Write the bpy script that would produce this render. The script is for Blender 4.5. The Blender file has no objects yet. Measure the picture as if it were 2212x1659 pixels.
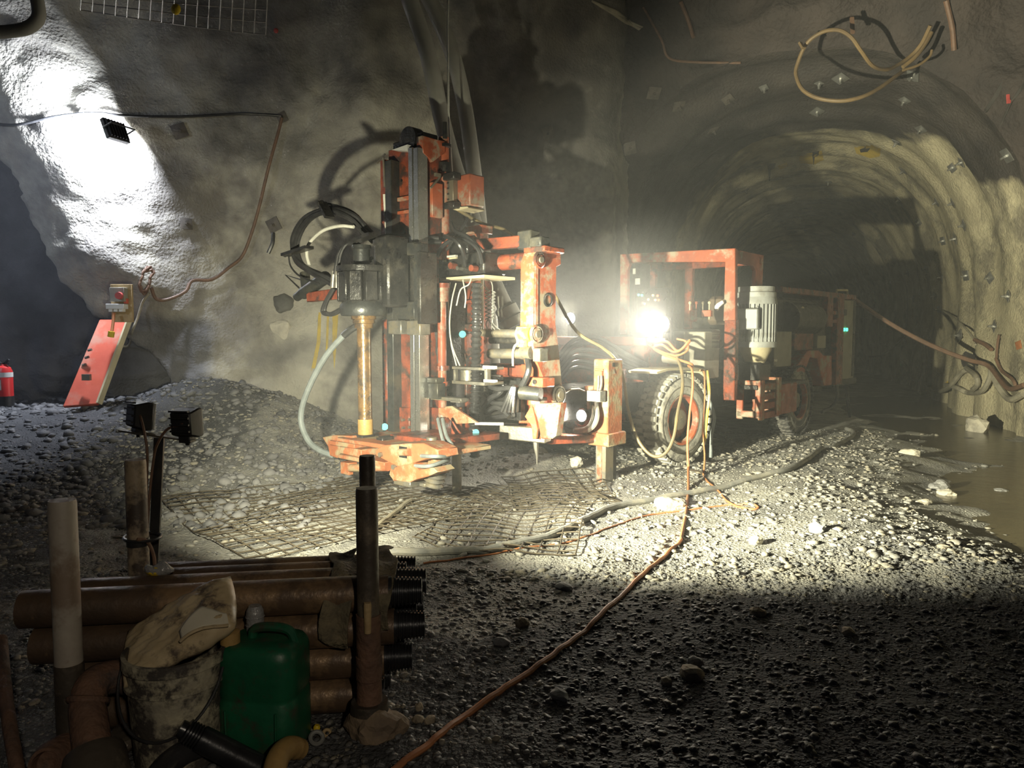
import bpy, bmesh, math, random
import numpy as np
from mathutils import Vector, Matrix, Euler
from mathutils.bvhtree import BVHTree

random.seed(7)
rng = np.random.default_rng(11)
scene = bpy.context.scene
COL = scene.collection

# ------------------------------------------------------------------ camera
CAM_H = 1.5
FPX = 1600.0                      # focal length in pixels of the 2212 x 1659 frame
W, H = 2212.0, 1659.0
PITCH = math.atan((829.5 - 720.0) / FPX)
cam_data = bpy.data.cameras.new('camera')
cam_data.sensor_width = 36.0
cam_data.lens = 36.0 * FPX / W
cam_data.clip_start = 0.05
cam_data.clip_end = 300
cam = bpy.data.objects.new('camera', cam_data)
cam.location = (0, 0, CAM_H)
cam.rotation_euler = (math.radians(90) - PITCH, 0, 0)
COL.objects.link(cam)
scene.camera = cam

# ------------------------------------------------------------------ world, exposure
world = bpy.data.worlds.new('dim_cavern_air')
scene.world = world
world.use_nodes = True
bg = world.node_tree.nodes['Background']
bg.inputs[0].default_value = (0.55, 0.66, 1.0, 1)
bg.inputs[1].default_value = 0.014
scene.view_settings.view_transform = 'Standard'
scene.view_settings.look = 'None'
scene.view_settings.exposure = 0.0
scene.view_settings.gamma = 1.0
scene.view_settings.use_curve_mapping = False

cy = scene.cycles                 # keep the light paths short: the mist makes long ones slow
cy.max_bounces = 4; cy.diffuse_bounces = 2; cy.glossy_bounces = 2; cy.transmission_bounces = 3; cy.volume_bounces = 0; cy.transparent_max_bounces = 4
cy.caustics_reflective = False; cy.caustics_refractive = False
cy.use_adaptive_sampling = True; cy.adaptive_threshold = 0.05; cy.adaptive_min_samples = 16
cy.volume_step_rate = 2.0; cy.volume_max_steps = 48
cy.use_denoising = True

# ------------------------------------------------------------------ pixel helpers
def ray(px, py):
    d = Vector(((px - W / 2) / FPX, 1.0, -(py - H / 2) / FPX))
    c, s = math.cos(PITCH), math.sin(PITCH)
    return Vector((d.x, d.y * c + d.z * s, -d.y * s + d.z * c))
CAMP = Vector((0, 0, CAM_H))
def atY(px, py, Y):
    r = ray(px, py)
    return CAMP + r * (Y / r.y)
def atZ(px, py, z=0.0):
    r = ray(px, py)
    return CAMP + r * ((z - CAM_H) / r.z)

# ------------------------------------------------------------------ lights of the place
def spot(name, loc, target, power, color, angle=110, blend=0.25, radius=0.04):
    l = bpy.data.lights.new(name, 'SPOT')
    l.energy = power; l.color = color
    l.spot_size = math.radians(angle); l.spot_blend = blend
    l.shadow_soft_size = radius
    o = bpy.data.objects.new(name, l)
    o.location = loc
    o.rotation_euler = (Vector(target) - Vector(loc)).to_track_quat('-Z', 'Y').to_euler()
    COL.objects.link(o)
    return o
def area(name, loc, target, power, color, sx, sy, spread=180):
    l = bpy.data.lights.new(name, 'AREA')
    l.shape = 'RECTANGLE'; l.size = sx; l.size_y = sy
    l.energy = power; l.color = color
    l.spread = math.radians(spread)
    o = bpy.data.objects.new(name, l)
    o.location = loc
    o.rotation_euler = (Vector(target) - Vector(loc)).to_track_quat('-Z', 'Y').to_euler()
    COL.objects.link(o)
    return o
WARM = (1.0, 0.95, 0.68)
COOL = (0.80, 0.87, 1.0)
LAMP_A = atY(307, 898, 3.46)      # lens centres of the two work lamps on the stand
LAMP_B = atY(405, 913, 3.32)
def aim(az, el): return Vector((math.sin(math.radians(az)) * math.cos(math.radians(el)), math.cos(math.radians(az)) * math.cos(math.radians(el)), math.sin(math.radians(el))))
spot('work_lamp_light_a', LAMP_A + aim(42, 0) * 0.075, LAMP_A + aim(55, 7) * 5, 6600, WARM, 74, 0.7)
spot('work_lamp_light_b', LAMP_B + aim(10, 0) * 0.075, LAMP_B + aim(4, -4) * 5, 1750, WARM, 84, 1.0)
FLOOD = Vector((-5.18, 9.85, 4.12))   # cold flood light bolted to the wall
FLOOD_DIR = Vector((-1.0, 0.34, -0.42)).normalized()
area('flood_light_beam', FLOOD + FLOOD_DIR * 0.05, FLOOD + FLOOD_DIR, 480, COOL, 0.28, 0.24)
# a tunnel lamp hangs behind the photographer, a colder one in the side drift past the left edge
spot('gallery_lamp_light', (1.6, -2.6, 3.2), (-1.10, 2.6, 0.38), 230, (1.0, 0.86, 0.66), 26, 1.0, 0.10)
spot('side_drift_light', (-7.4, 4.6, 3.6), (-7.0, 10.4, 3.0), 300, (0.72, 0.82, 1.0), 86, 1.0, 0.25)

# ------------------------------------------------------------------ noise
def _hash(ix, iy, iz):
    n = (ix.astype(np.int64) * 374761393 + iy.astype(np.int64) * 668265263 + iz.astype(np.int64) * 2147483647) & 0xFFFFFFFF
    n = ((n ^ (n >> 13)) * 1274126177) & 0xFFFFFFFF
    n = (n ^ (n >> 16)) & 0xFFFF
    return n / 32767.5 - 1.0
def vnoise(x, y, z):
    x = np.asarray(x, float); y = np.asarray(y, float) + 0 * x; z = np.asarray(z, float) + 0 * x
    ix, iy, iz = np.floor(x), np.floor(y), np.floor(z)
    fx, fy, fz = x - ix, y - iy, z - iz
    fx = fx * fx * fx * (fx * (fx * 6 - 15) + 10); fy = fy * fy * fy * (fy * (fy * 6 - 15) + 10); fz = fz * fz * fz * (fz * (fz * 6 - 15) + 10)
    def h(a, b, c): return _hash(ix + a, iy + b, iz + c)
    x00 = h(0, 0, 0) * (1 - fx) + h(1, 0, 0) * fx
    x10 = h(0, 1, 0) * (1 - fx) + h(1, 1, 0) * fx
    x01 = h(0, 0, 1) * (1 - fx) + h(1, 0, 1) * fx
    x11 = h(0, 1, 1) * (1 - fx) + h(1, 1, 1) * fx
    y0 = x00 * (1 - fy) + x10 * fy
    y1 = x01 * (1 - fy) + x11 * fy
    return y0 * (1 - fz) + y1 * fz
def fbm(x, y, z=0.0, f=1.0, octv=4, gain=0.5):
    s, a, t = 0.0, 1.0, 0.0
    for k in range(octv):
        s = s + a * vnoise(np.asarray(x) * f + 17.3 * k, np.asarray(y) * f + 5.1 * k, np.asarray(z) * f + 9.7 * k)
        t += a; a *= gain; f *= 2.03
    return s / t
def ridge(x, y, z=0.0, f=1.0, octv=4):
    s, a, t = 0.0, 1.0, 0.0
    for k in range(octv):
        s = s + a * (1 - 2 * np.abs(vnoise(np.asarray(x) * f + 3.3 * k, np.asarray(y) * f + 8.1 * k, np.asarray(z) * f + 2.7 * k)))
        t += a; a *= 0.5; f *= 2.1
    return s / t
def sstep(a, b, x):
    t = np.clip((np.asarray(x, float) - a) / (b - a), 0, 1)
    return t * t * (3 - 2 * t)

# ------------------------------------------------------------------ materials
MATS = {}
def mat(name, c1, c2=None, scale=6.0, rough=0.7, metal=0.0, bump=0.15, bscale=None, c3=None, c3amt=0.5, c3scale=None,
        spec=0.5, emis=None, estr=0.0, trans=0.0, detail=4.0, rvar=0.0, bdist=0.02, world_space=False, coat=0.0, alpha=1.0):
    if name in MATS: return MATS[name]
    m = bpy.data.materials.new(name); m.use_nodes = True
    nt = m.node_tree; N = nt.nodes; Lk = nt.links
    b = N['Principled BSDF']
    if c2 is None: c2 = tuple(v * 0.75 for v in c1)
    if world_space:
        tc = N.new('ShaderNodeNewGeometry'); vec = tc.outputs['Position']
    else:
        tc = N.new('ShaderNodeTexCoord'); vec = tc.outputs['Object']
    n1 = N.new('ShaderNodeTexNoise'); n1.inputs['Scale'].default_value = scale; n1.inputs['Detail'].default_value = detail
    n1.inputs['Roughness'].default_value = 0.62
    Lk.new(vec, n1.inputs['Vector'])
    rp = N.new('ShaderNodeValToRGB'); rp.color_ramp.elements[0].position = 0.36; rp.color_ramp.elements[1].position = 0.64
    rp.color_ramp.elements[0].color = (*c1, 1); rp.color_ramp.elements[1].color = (*c2, 1)
    Lk.new(n1.outputs['Fac'], rp.inputs['Fac'])
    colout = rp.outputs['Color']
    if c3 is not None:
        n2 = N.new('ShaderNodeTexNoise'); n2.inputs['Scale'].default_value = c3scale or scale * 0.45; n2.inputs['Detail'].default_value = 5
        n2.inputs['Roughness'].default_value = 0.7
        mp = N.new('ShaderNodeMapping'); mp.inputs['Location'].default_value = (7.1, 3.3, 1.7)
        Lk.new(vec, mp.inputs['Vector']); Lk.new(mp.outputs[0], n2.inputs['Vector'])
        r2 = N.new('ShaderNodeValToRGB'); p = 1.0 - c3amt
        r2.color_ramp.elements[0].position = max(0.0, 0.30 + 0.4 * p - 0.06); r2.color_ramp.elements[1].position = min(1.0, 0.30 + 0.4 * p + 0.06)
        Lk.new(n2.outputs['Fac'], r2.inputs['Fac'])
        mx = N.new('ShaderNodeMix'); mx.data_type = 'RGBA'
        Lk.new(r2.outputs['Color'], mx.inputs[0]); Lk.new(colout, mx.inputs[6]); mx.inputs[7].default_value = (*c3, 1)
        colout = mx.outputs[2]
    Lk.new(colout, b.inputs['Base Color'])
    b.inputs['Metallic'].default_value = metal
    b.inputs['Roughness'].default_value = rough
    b.inputs['Specular IOR Level'].default_value = spec
    b.inputs['Transmission Weight'].default_value = trans
    b.inputs['Coat Weight'].default_value = coat
    b.inputs['Alpha'].default_value = alpha
    if rvar > 0:
        mr = N.new('ShaderNodeMapRange'); mr.inputs['To Min'].default_value = max(0.03, rough - rvar); mr.inputs['To Max'].default_value = min(1, rough + rvar)
        mr.inputs['From Min'].default_value = 0.3; mr.inputs['From Max'].default_value = 0.7
        Lk.new(n1.outputs['Fac'], mr.inputs['Value']); Lk.new(mr.outputs[0], b.inputs['Roughness'])
    if emis is not None:
        b.inputs['Emission Color'].default_value = (*emis, 1); b.inputs['Emission Strength'].default_value = estr
        m.cycles.emission_sampling = 'NONE'        # the lamps' own lights do the lighting
    if bump > 0:
        n3 = N.new('ShaderNodeTexNoise'); n3.inputs['Scale'].default_value = bscale or scale * 5; n3.inputs['Detail'].default_value = 2.5
        Lk.new(vec, n3.inputs['Vector'])
        bp = N.new('ShaderNodeBump'); bp.inputs['Strength'].default_value = bump; bp.inputs['Distance'].default_value = bdist
        Lk.new(n3.outputs['Fac'], bp.inputs['Height']); Lk.new(bp.outputs[0], b.inputs['Normal'])
    MATS[name] = m
    return m

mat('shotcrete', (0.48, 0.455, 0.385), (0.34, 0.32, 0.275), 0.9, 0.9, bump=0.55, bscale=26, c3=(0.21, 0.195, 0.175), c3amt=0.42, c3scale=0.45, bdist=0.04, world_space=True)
mat('wet_shotcrete', (0.58, 0.525, 0.36), (0.40, 0.355, 0.24), 1.3, 0.62, bump=0.6, bscale=22, c3=(0.21, 0.19, 0.14), c3amt=0.38, c3scale=0.7, bdist=0.04, rvar=0.22, world_space=True)
mat('dark_rock', (0.16, 0.16, 0.175), (0.085, 0.085, 0.09), 1.6, 0.75, bump=0.8, bscale=9, bdist=0.08, rvar=0.15, world_space=True)
mat('black_rock', (0.060, 0.058, 0.060), (0.030, 0.029, 0.031), 1.4, 0.7, bump=0.8, bscale=10, bdist=0.07, rvar=0.15, world_space=True)
mat('brown_rock', (0.060, 0.047, 0.041), (0.034, 0.028, 0.026), 1.1, 0.85, bump=0.8, bscale=11, bdist=0.06, world_space=True)
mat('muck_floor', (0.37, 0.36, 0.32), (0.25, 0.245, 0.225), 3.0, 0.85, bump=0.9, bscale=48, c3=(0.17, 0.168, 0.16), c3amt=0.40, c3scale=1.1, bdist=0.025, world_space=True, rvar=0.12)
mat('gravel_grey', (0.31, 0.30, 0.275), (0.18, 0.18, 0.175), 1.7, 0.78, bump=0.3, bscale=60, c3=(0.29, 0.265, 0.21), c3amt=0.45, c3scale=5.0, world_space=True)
mat('shade_gravel', (0.155, 0.155, 0.155), (0.058, 0.060, 0.064), 2.2, 0.6, bump=0.3, bscale=60, c3=(0.24, 0.215, 0.165), c3amt=0.30, c3scale=8.0, world_space=True)  # darker copy of the gravel, the unlit foreground's shade put into its colour
mat('grey_rock_w', (0.20, 0.198, 0.20), (0.085, 0.085, 0.09), 1.3, 0.8, bump=0.4, bscale=24, world_space=True)
mat('pale_rock', (0.62, 0.58, 0.47), (0.42, 0.39, 0.33), 5, 0.8, bump=0.4, bscale=22)
mat('grey_rock', (0.34, 0.34, 0.33), (0.20, 0.20, 0.20), 6, 0.8, bump=0.4, bscale=24)
mat('tan_rock', (0.40, 0.34, 0.24), (0.24, 0.20, 0.15), 9, 0.8, bump=0.4, bscale=30)

def rock_mix(name, c1, c2, sc=3.5, soft=0.04):
    """let a painted vertex mask swap the base colour for exposed rock or painted shade, with a ragged border"""
    m = MATS[name]; nt = m.node_tree; N = nt.nodes; Lk = nt.links; b = N['Principled BSDF']
    src = b.inputs['Base Color'].links[0].from_socket
    at = N.new('ShaderNodeAttribute'); at.attribute_name = 'bare_shade'
    g = N.new('ShaderNodeNewGeometry'); n = N.new('ShaderNodeTexNoise'); n.inputs['Scale'].default_value = sc; n.inputs['Detail'].default_value = 4
    Lk.new(g.outputs['Position'], n.inputs['Vector'])
    ad = N.new('ShaderNodeMath'); ad.operation = 'ADD'; Lk.new(at.outputs['Fac'], ad.inputs[0]); Lk.new(n.outputs['Fac'], ad.inputs[1])
    rp = N.new('ShaderNodeValToRGB'); rp.color_ramp.elements[0].position = 0.5 - soft; rp.color_ramp.elements[1].position = 0.5 + soft
    hv = N.new('ShaderNodeMath'); hv.operation = 'MULTIPLY'; hv.inputs[1].default_value = 0.5; Lk.new(ad.outputs[0], hv.inputs[0]); Lk.new(hv.outputs[0], rp.inputs['Fac'])
    n2 = N.new('ShaderNodeTexNoise'); n2.inputs['Scale'].default_value = 1.6; n2.inputs['Detail'].default_value = 4; Lk.new(g.outputs['Position'], n2.inputs['Vector'])
    r2 = N.new('ShaderNodeValToRGB'); r2.color_ramp.elements[0].position = 0.35; r2.color_ramp.elements[1].position = 0.65
    r2.color_ramp.elements[0].color = (*c1, 1); r2.color_ramp.elements[1].color = (*c2, 1); Lk.new(n2.outputs['Fac'], r2.inputs['Fac'])
    mx = N.new('ShaderNodeMix'); mx.data_type = 'RGBA'
    Lk.new(rp.outputs['Color'], mx.inputs[0]); Lk.new(src, mx.inputs[6]); Lk.new(r2.outputs['Color'], mx.inputs[7]); Lk.new(mx.outputs[2], b.inputs['Base Color'])
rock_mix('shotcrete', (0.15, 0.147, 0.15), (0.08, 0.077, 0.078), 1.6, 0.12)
rock_mix('muck_floor', (0.095, 0.095, 0.098), (0.050, 0.051, 0.055))  # dark tone for the shade painted into the floor
rock_mix('wet_shotcrete', (0.070, 0.060, 0.053), (0.035, 0.031, 0.030), 2.2, 0.07)
def bare_shade_mask(o, vals):
    a = o.data.attributes.new('bare_shade', 'FLOAT', 'POINT'); a.data.foreach_set('value', np.clip(np.asarray(vals, np.float32).ravel(), 0, 1))

# ------------------------------------------------------------------ object helpers
def tag(o, label=None, cat=None, group=None, kind=None):
    if label: o['label'] = label
    if cat: o['category'] = cat
    if group: o['group'] = group
    if kind: o['kind'] = kind
    return o
def mesh_obj(name, verts, faces, m=None, parent=None, smooth=True, bevel=0.0, autosmooth=None):
    me = bpy.data.meshes.new(name)
    if isinstance(verts, np.ndarray): verts = verts.tolist()
    if isinstance(faces, np.ndarray): faces = faces.tolist()
    me.from_pydata(verts, [], faces)
    if m is not None: me.materials.append(MATS[m] if isinstance(m, str) else m)
    if smooth:
        me.polygons.foreach_set('use_smooth', np.ones(len(me.polygons), bool))
        if autosmooth is not None:
            me.set_sharp_from_angle(angle=math.radians(autosmooth))
    me.update()
    o = bpy.data.objects.new(name, me)
    COL.objects.link(o)
    if parent is not None: o.parent = parent
    if bevel > 0:
        md = o.modifiers.new('edge', 'BEVEL'); md.width = bevel; md.segments = 1; md.limit_method = 'ANGLE'; md.angle_limit = math.radians(50)
    return o
def empty(name, loc=(0, 0, 0), rz=0.0, label=None, cat=None, group=None):
    o = bpy.data.objects.new(name, None)
    o.location = loc; o.rotation_euler = (0, 0, rz)
    o.empty_display_size = 0.1
    COL.objects.link(o)
    return tag(o, label, cat, group)
def grid_faces(nu, nv, flip=False):
    i = np.arange(nu - 1)[:, None]; j = np.arange(nv - 1)[None, :]
    a = (i * nv + j).ravel(); b = ((i + 1) * nv + j).ravel(); c = ((i + 1) * nv + j + 1).ravel(); d = (i * nv + j + 1).ravel()
    f = np.stack([a, b, c, d], 1)
    return f[:, ::-1] if flip else f

class MB:
    """collects shapes and links them as one mesh"""
    def __init__(self): self.v = []; self.f = []
    def add(self, vs, fs):
        o = len(self.v); self.v.extend([tuple(p) for p in vs]); self.f.extend([tuple(i + o for i in q) for q in fs]); return self
    def box(self, c, s, rot=None):
        c = Vector(c); h = Vector(s) * 0.5
        R = Euler(rot).to_matrix() if rot else Matrix.Identity(3)
        vs = [c + R @ Vector((x * h.x, y * h.y, z * h.z)) for x in (-1, 1) for y in (-1, 1) for z in (-1, 1)]
        return self.add(vs, [(0, 1, 3, 2), (4, 6, 7, 5), (0, 4, 5, 1), (2, 3, 7, 6), (0, 2, 6, 4), (1, 5, 7, 3)])
    def bx(self, x0, x1, y0, y1, z0, z1):
        return self.box(((x0 + x1) / 2, (y0 + y1) / 2, (z0 + z1) / 2), (abs(x1 - x0), abs(y1 - y0), abs(z1 - z0)))
    def beam(self, p0, p1, w, h, up=(0, 0, 1)):
        p0, p1 = Vector(p0), Vector(p1); d = (p1 - p0).normalized(); u = Vector(up)
        if abs(d.dot(u)) > 0.98: u = Vector((0, 1, 0))
        a = d.cross(u).normalized(); b = a.cross(d).normalized()
        vs = [p + a * (sa * w / 2) + b * (sb * h / 2) for p in (p0, p1) for sa in (-1, 1) for sb in (-1, 1)]
        return self.add(vs, [(0, 1, 3, 2), (4, 6, 7, 5), (0, 4, 5, 1), (2, 3, 7, 6), (0, 2, 6, 4), (1, 5, 7, 3)])
    def prof(self, p0, p1, prof, n=20, caps=True):
        """lathe: prof = [(t along axis in metres or 0..1 if rel, r)]"""
        p0, p1 = Vector(p0), Vector(p1); L = (p1 - p0).length; d = (p1 - p0).normalized()
        u = Vector((0, 0, 1)) if abs(d.z) < 0.9 else Vector((1, 0, 0))
        a = d.cross(u).normalized(); b = d.cross(a).normalized()
        vs, fs = [], []
        for t, r in prof:
            for k in range(n):
                an = 2 * math.pi * k / n
                vs.append(p0 + d * (t * L) + (a * math.cos(an) + b * math.sin(an)) * r)
        for i in range(len(prof) - 1):
            for k in range(n):
                k2 = (k + 1) % n
                fs.append((i * n + k, i * n + k2, (i + 1) * n + k2, (i + 1) * n + k))
        if caps:
            fs.append(tuple(range(n))[::-1]); fs.append(tuple((len(prof) - 1) * n + k for k in range(n)))
        return self.add(vs, fs)
    def cyl(self, p0, p1, r, n=18, r2=None): return self.prof(p0, p1, [(0, r), (1, r if r2 is None else r2)], n)
    def pipe(self, p0, p1, r, ri, n=20):
        return self.prof(p0, p1, [(0, ri), (0, r), (1, r), (1, ri), (0, ri)], n, caps=False)
    def tube(self, pts, r, n=8, caps=True, closed=False):
        pts = [Vector(p) for p in pts]
        m = len(pts); vs, fs = [], []
        prev = None
        for i, p in enumerate(pts):
            if closed: t = (pts[(i + 1) % m] - pts[i - 1])
            else: t = pts[min(i + 1, m - 1)] - pts[max(i - 1, 0)]
            t = t.normalized() if t.length > 1e-9 else Vector((0, 0, 1))
            if prev is None:
                u = Vector((0, 0, 1)) if abs(t.z) < 0.9 else Vector((1, 0, 0))
                a = t.cross(u).normalized()
            else:
                a = (prev - t * prev.dot(t))
                a = a.normalized() if a.length > 1e-6 else t.orthogonal().normalized()
            prev = a; b = t.cross(a)
            rr = r[i] if isinstance(r, (list, tuple)) else r
            for k in range(n):
                an = 2 * math.pi * k / n
                vs.append(p + (a * math.cos(an) + b * math.sin(an)) * rr)
        for i in range(m if closed else m - 1):
            i2 = (i + 1) % m
            for k in range(n):
                k2 = (k + 1) % n
                fs.append((i * n + k, i * n + k2, i2 * n + k2, i2 * n + k))
        if caps and not closed:
            fs.append(tuple(range(n))[::-1]); fs.append(tuple((m - 1) * n + k for k in range(n)))
        return self.add(vs, fs)
    def poly(self, pts, off):
        """extrude a polygon (3-D points) by vector off"""
        pts = [Vector(p) for p in pts]; off = Vector(off); n = len(pts)
        vs = pts + [p + off for p in pts]
        fs = [tuple(range(n))[::-1], tuple(range(n, 2 * n))] + [(i, (i + 1) % n, n + (i + 1) % n, n + i) for i in range(n)]
        return self.add(vs, fs)
    def ball(self, c, r, n=12, sq=(1, 1, 1)):
        c = Vector(c); vs, fs = [], []
        m = n // 2
        for i in range(m + 1):
            th = math.pi * i / m
            for k in range(n):
                ph = 2 * math.pi * k / n
                vs.append(c + Vector((r * sq[0] * math.sin(th) * math.cos(ph), r * sq[1] * math.sin(th) * math.sin(ph), r * sq[2] * math.cos(th))))
        for i in range(m):
            for k in range(n):
                k2 = (k + 1) % n
                fs.append((i * n + k, (i + 1) * n + k, (i + 1) * n + k2, i * n + k2))
        return self.add(vs, fs)
    def ring(self, c, axis, R, r, n=28, k=8):
        c = Vector(c); ax = Vector(axis).normalized(); a = ax.orthogonal().normalized(); b = ax.cross(a)
        return self.tube([c + (a * math.cos(2 * math.pi * i / n) + b * math.sin(2 * math.pi * i / n)) * R for i in range(n)], r, k, closed=True)
    def build(self, name, m, parent=None, bevel=0.0, auto=35, smooth=True):
        me_o = mesh_obj(name, self.v, self.f, m, parent, smooth=smooth, bevel=bevel, autosmooth=auto)
        bm = bmesh.new(); bm.from_mesh(me_o.data); bmesh.ops.recalc_face_normals(bm, faces=bm.faces); bm.to_mesh(me_o.data); bm.free()
        return me_o
def spline(pts, n=12):
    """Catmull-Rom through 3-D points"""
    P = [Vector(p) for p in pts]
    P = [P[0] * 2 - P[1]] + P + [P[-1] * 2 - P[-2]]
    out = []
    for i in range(1, len(P) - 2):
        p0, p1, p2, p3 = P[i - 1], P[i], P[i + 1], P[i + 2]
        for k in range(n):
            t = k / n
            out.append(0.5 * ((2 * p1) + (p2 - p0) * t + (2 * p0 - 5 * p1 + 4 * p2 - p3) * t * t + (3 * p1 - p0 - 3 * p2 + p3) * t ** 3))
    out.append(P[-2])
    return out
# ================================================================== the setting
# ---- floor
CH = [(7.6, 2.2), (5.4, 3.6), (4.3, 5.2), (4.6, 6.6), (5.6, 8.4), (6.3, 10.4), (6.9, 13.0), (8.2, 17.0)]   # line of the water channel
def chan_dist(x, y):
    d = np.full(np.shape(x), 1e9)
    for (a, b) in zip(CH[:-1], CH[1:]):
        ax, ay = a; bx, by = b; L2 = (bx - ax) ** 2 + (by - ay) ** 2
        t = np.clip(((x - ax) * (bx - ax) + (y - ay) * (by - ay)) / L2, 0, 1)
        d = np.minimum(d, np.hypot(x - ax - t * (bx - ax), y - ay - t * (by - ay)))
    return d
CHX, CHY = [c[0] for c in CH], [c[1] for c in CH]
_chan0 = chan_dist
def chan_dist(x, y):
    d = _chan0(x, y)
    return np.where((x > np.interp(y, CHY, CHX)) & (y > 2.0), np.minimum(d, 0.30), d)   # wet right up to the drift wall
def floor_h(x, y, fine=True):
    x = np.asarray(x, float); y = np.asarray(y, float)
    h = 0.50 * sstep(6.6, 10.2, y) * (1 - sstep(-3.4, -1.9, x + 0.25 * fbm(y * 0.8, x * 0.3)))     # muck heaped along the back wall
    h = h + 0.32 * np.exp(-(((x + 4.3) / 0.9) ** 2 + ((y - 10.4) / 0.7) ** 2))
    h = h + 0.22 * np.exp(-(((x - 0.3) / 0.7) ** 2 + ((y - 8.0) / 0.35) ** 2)) * 0.9
    h = h + 0.12 * sstep(-2.4, -4.6, x) * (1 - sstep(5.0, 8.0, y))
    h = h + 0.030 * fbm(x, y, 0, 0.8, 3)
    cd = chan_dist(x, y) + 0.35 * fbm(x, y, 4.0, 0.9, 3)
    w = 1 - sstep(0.35, 1.15, cd)
    h = h - 0.085 * w + w * 0.07 * np.maximum(0, fbm(x, y, 9.0, 1.3, 4) + 0.05)
    h = h + 0.10 * np.exp(-((cd - 1.7) / 0.7) ** 2) * (y < 9)
    if fine:
        rough = 1 - 0.75 * w
        h = h + rough * (0.018 * fbm(x, y, 1.0, 3.1, 4) + 0.006 * ridge(x, y, 2.0, 6.0, 3) + 0.006 * fbm(x, y, 2.0, 14.0, 3))
        h = h + rough * (0.04 * np.maximum(0, ridge(x, y, 5.0, 1.4, 3)) + 0.035 * np.abs(fbm(x, y, 6.0, 5.0, 3))) * sstep(7.5, 9.5, y) * (x < -1)
    return h
import bisect
GX, GY, GZ = [], [], None
def fz(x, y):
    i = min(max(bisect.bisect_right(GX, x) - 1, 0), len(GX) - 2); j = min(max(bisect.bisect_right(GY, y) - 1, 0), len(GY) - 2)
    u_ = min(max((x - GX[i]) / (GX[i + 1] - GX[i]), 0), 1); v_ = min(max((y - GY[j]) / (GY[j + 1] - GY[j]), 0), 1)
    a, b = GZ[i], GZ[i + 1]
    return (a[j] * (1 - v_) + a[j + 1] * v_) * (1 - u_) + (b[j] * (1 - v_) + b[j + 1] * v_) * u_
def on_floor(px, py, lift=0.0):
    p = atZ(px, py, 0.0)
    for _ in range(4):
        p = atZ(px, py, fz(p.x, p.y) + lift)
    return p
xs = np.concatenate([np.linspace(-13, -6.2, 40), np.linspace(-6.15, 7.5, 330), np.linspace(7.6, 22, 70)])
ys = np.concatenate([np.linspace(-7, 1.4, 40), np.linspace(1.45, 6, 160), np.linspace(6.05, 14, 170), np.linspace(14.2, 46, 60)])
X, Y = np.meshgrid(xs, ys, indexing='ij')
Z = floor_h(X, Y)
GX, GY, GZ = xs.tolist(), ys.tolist(), Z.tolist()
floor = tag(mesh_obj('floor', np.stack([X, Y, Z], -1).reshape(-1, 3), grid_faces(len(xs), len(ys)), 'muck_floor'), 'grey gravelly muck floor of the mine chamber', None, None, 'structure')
bare_shade_mask(floor, (1 - sstep(3.4, 4.6, Y + 0.6 * fbm(X, Y, 3.0, 0.5, 3) - 0.10 * X)) + (1 - sstep(-3.6, -2.6, X + 0.5 * fbm(X, Y, 7.0, 0.7, 3))) * 0.9)      # shade painted dark on the near floor and the left slope
BV = {}
def bvh(o):
    me = o.data
    v = [tuple(p.co) for p in me.vertices]; f = [tuple(p.vertices) for p in me.polygons]
    return BVHTree.FromPolygons(v, f)

# ---- back wall: sprayed concrete over rock, an unsprayed recess at the far left
def wall_base(x): return np.interp(x, [-13, -9, -6.5, -4, -1, 1.2, 2.6], [8.6, 9.8, 10.6, 11.1, 11.6, 12.0, 12.5])
# left rim of the sprayed skin, (z, x) read off the photograph
RIMZ = [-1, 0.6, 1.4, 1.8, 2.2, 2.9, 3.7, 4.2, 4.7, 6, 9]
RIMX = [-4.6, -4.9, -5.5, -5.9, -6.3, -6.6, -6.85, -7.0, -7.3, -7.6, -8.0]
def wall_y(x, z):
    y = wall_base(x)
    y = y - 0.035 * np.maximum(0, z - 2.2) ** 2.0                         # leans into the chamber
    y = y + 0.50 * fbm(x, z, 0.0, 0.33, 3) + 0.16 * fbm(x, z, 3.0, 1.1, 4) + 0.022 * fbm(x, z, 7.0, 6.0, 3)
    rim = np.interp(z, RIMZ, RIMX) + 0.35 * fbm(z, x, 8.0, 1.3, 4)
    rec = 1 - sstep(-0.10, 0.22, x - rim)
    butt = np.exp(-((x - rim - 0.75) / 0.95) ** 2) * sstep(1.2, 2.6, z)
    y = y - 0.55 * butt
    low = (1 - sstep(1.0, 2.1, z)) * np.exp(-((x + 5.6) / 1.5) ** 2)
    y = y + rec * (0.62 + 0.40 * ridge(x, z, 1.0, 0.55, 4))
    y = y - low * (0.45 + 0.5 * ridge(x, z, 6.0, 0.8, 3)) * 0.8
    y = y - 0.30 * np.exp(-((x + 2.1) / 0.5) ** 2 - ((z - 5.4) / 1.6) ** 2)   # a rib running down from the mesh
    return y
xs = np.linspace(-12.5, 2.15, 330); zs = np.linspace(-0.5, 8.2, 220)
X, Zz = np.meshgrid(xs, zs, indexing='ij')
Xj = X.copy()
edge = sstep(1.2, 2.15, X)                                                # ragged right rim at the drift mouth
Xj = X + edge * (0.22 * fbm(Zz, Zz * 0 + 2.0, 0, 1.6, 4) - 0.12)
Yw = wall_y(X, Zz) + edge ** 3 * 0.9
rimf = np.interp(Zz, RIMZ, RIMX) + 0.35 * fbm(Zz, X, 8.0, 1.3, 4)
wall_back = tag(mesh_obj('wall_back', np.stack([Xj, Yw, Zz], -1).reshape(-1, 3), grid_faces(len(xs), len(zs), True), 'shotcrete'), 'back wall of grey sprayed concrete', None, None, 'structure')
low_ = (1 - sstep(1.45, 2.05, Zz)) * (1 - sstep(-4.6, -4.0, X))
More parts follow.
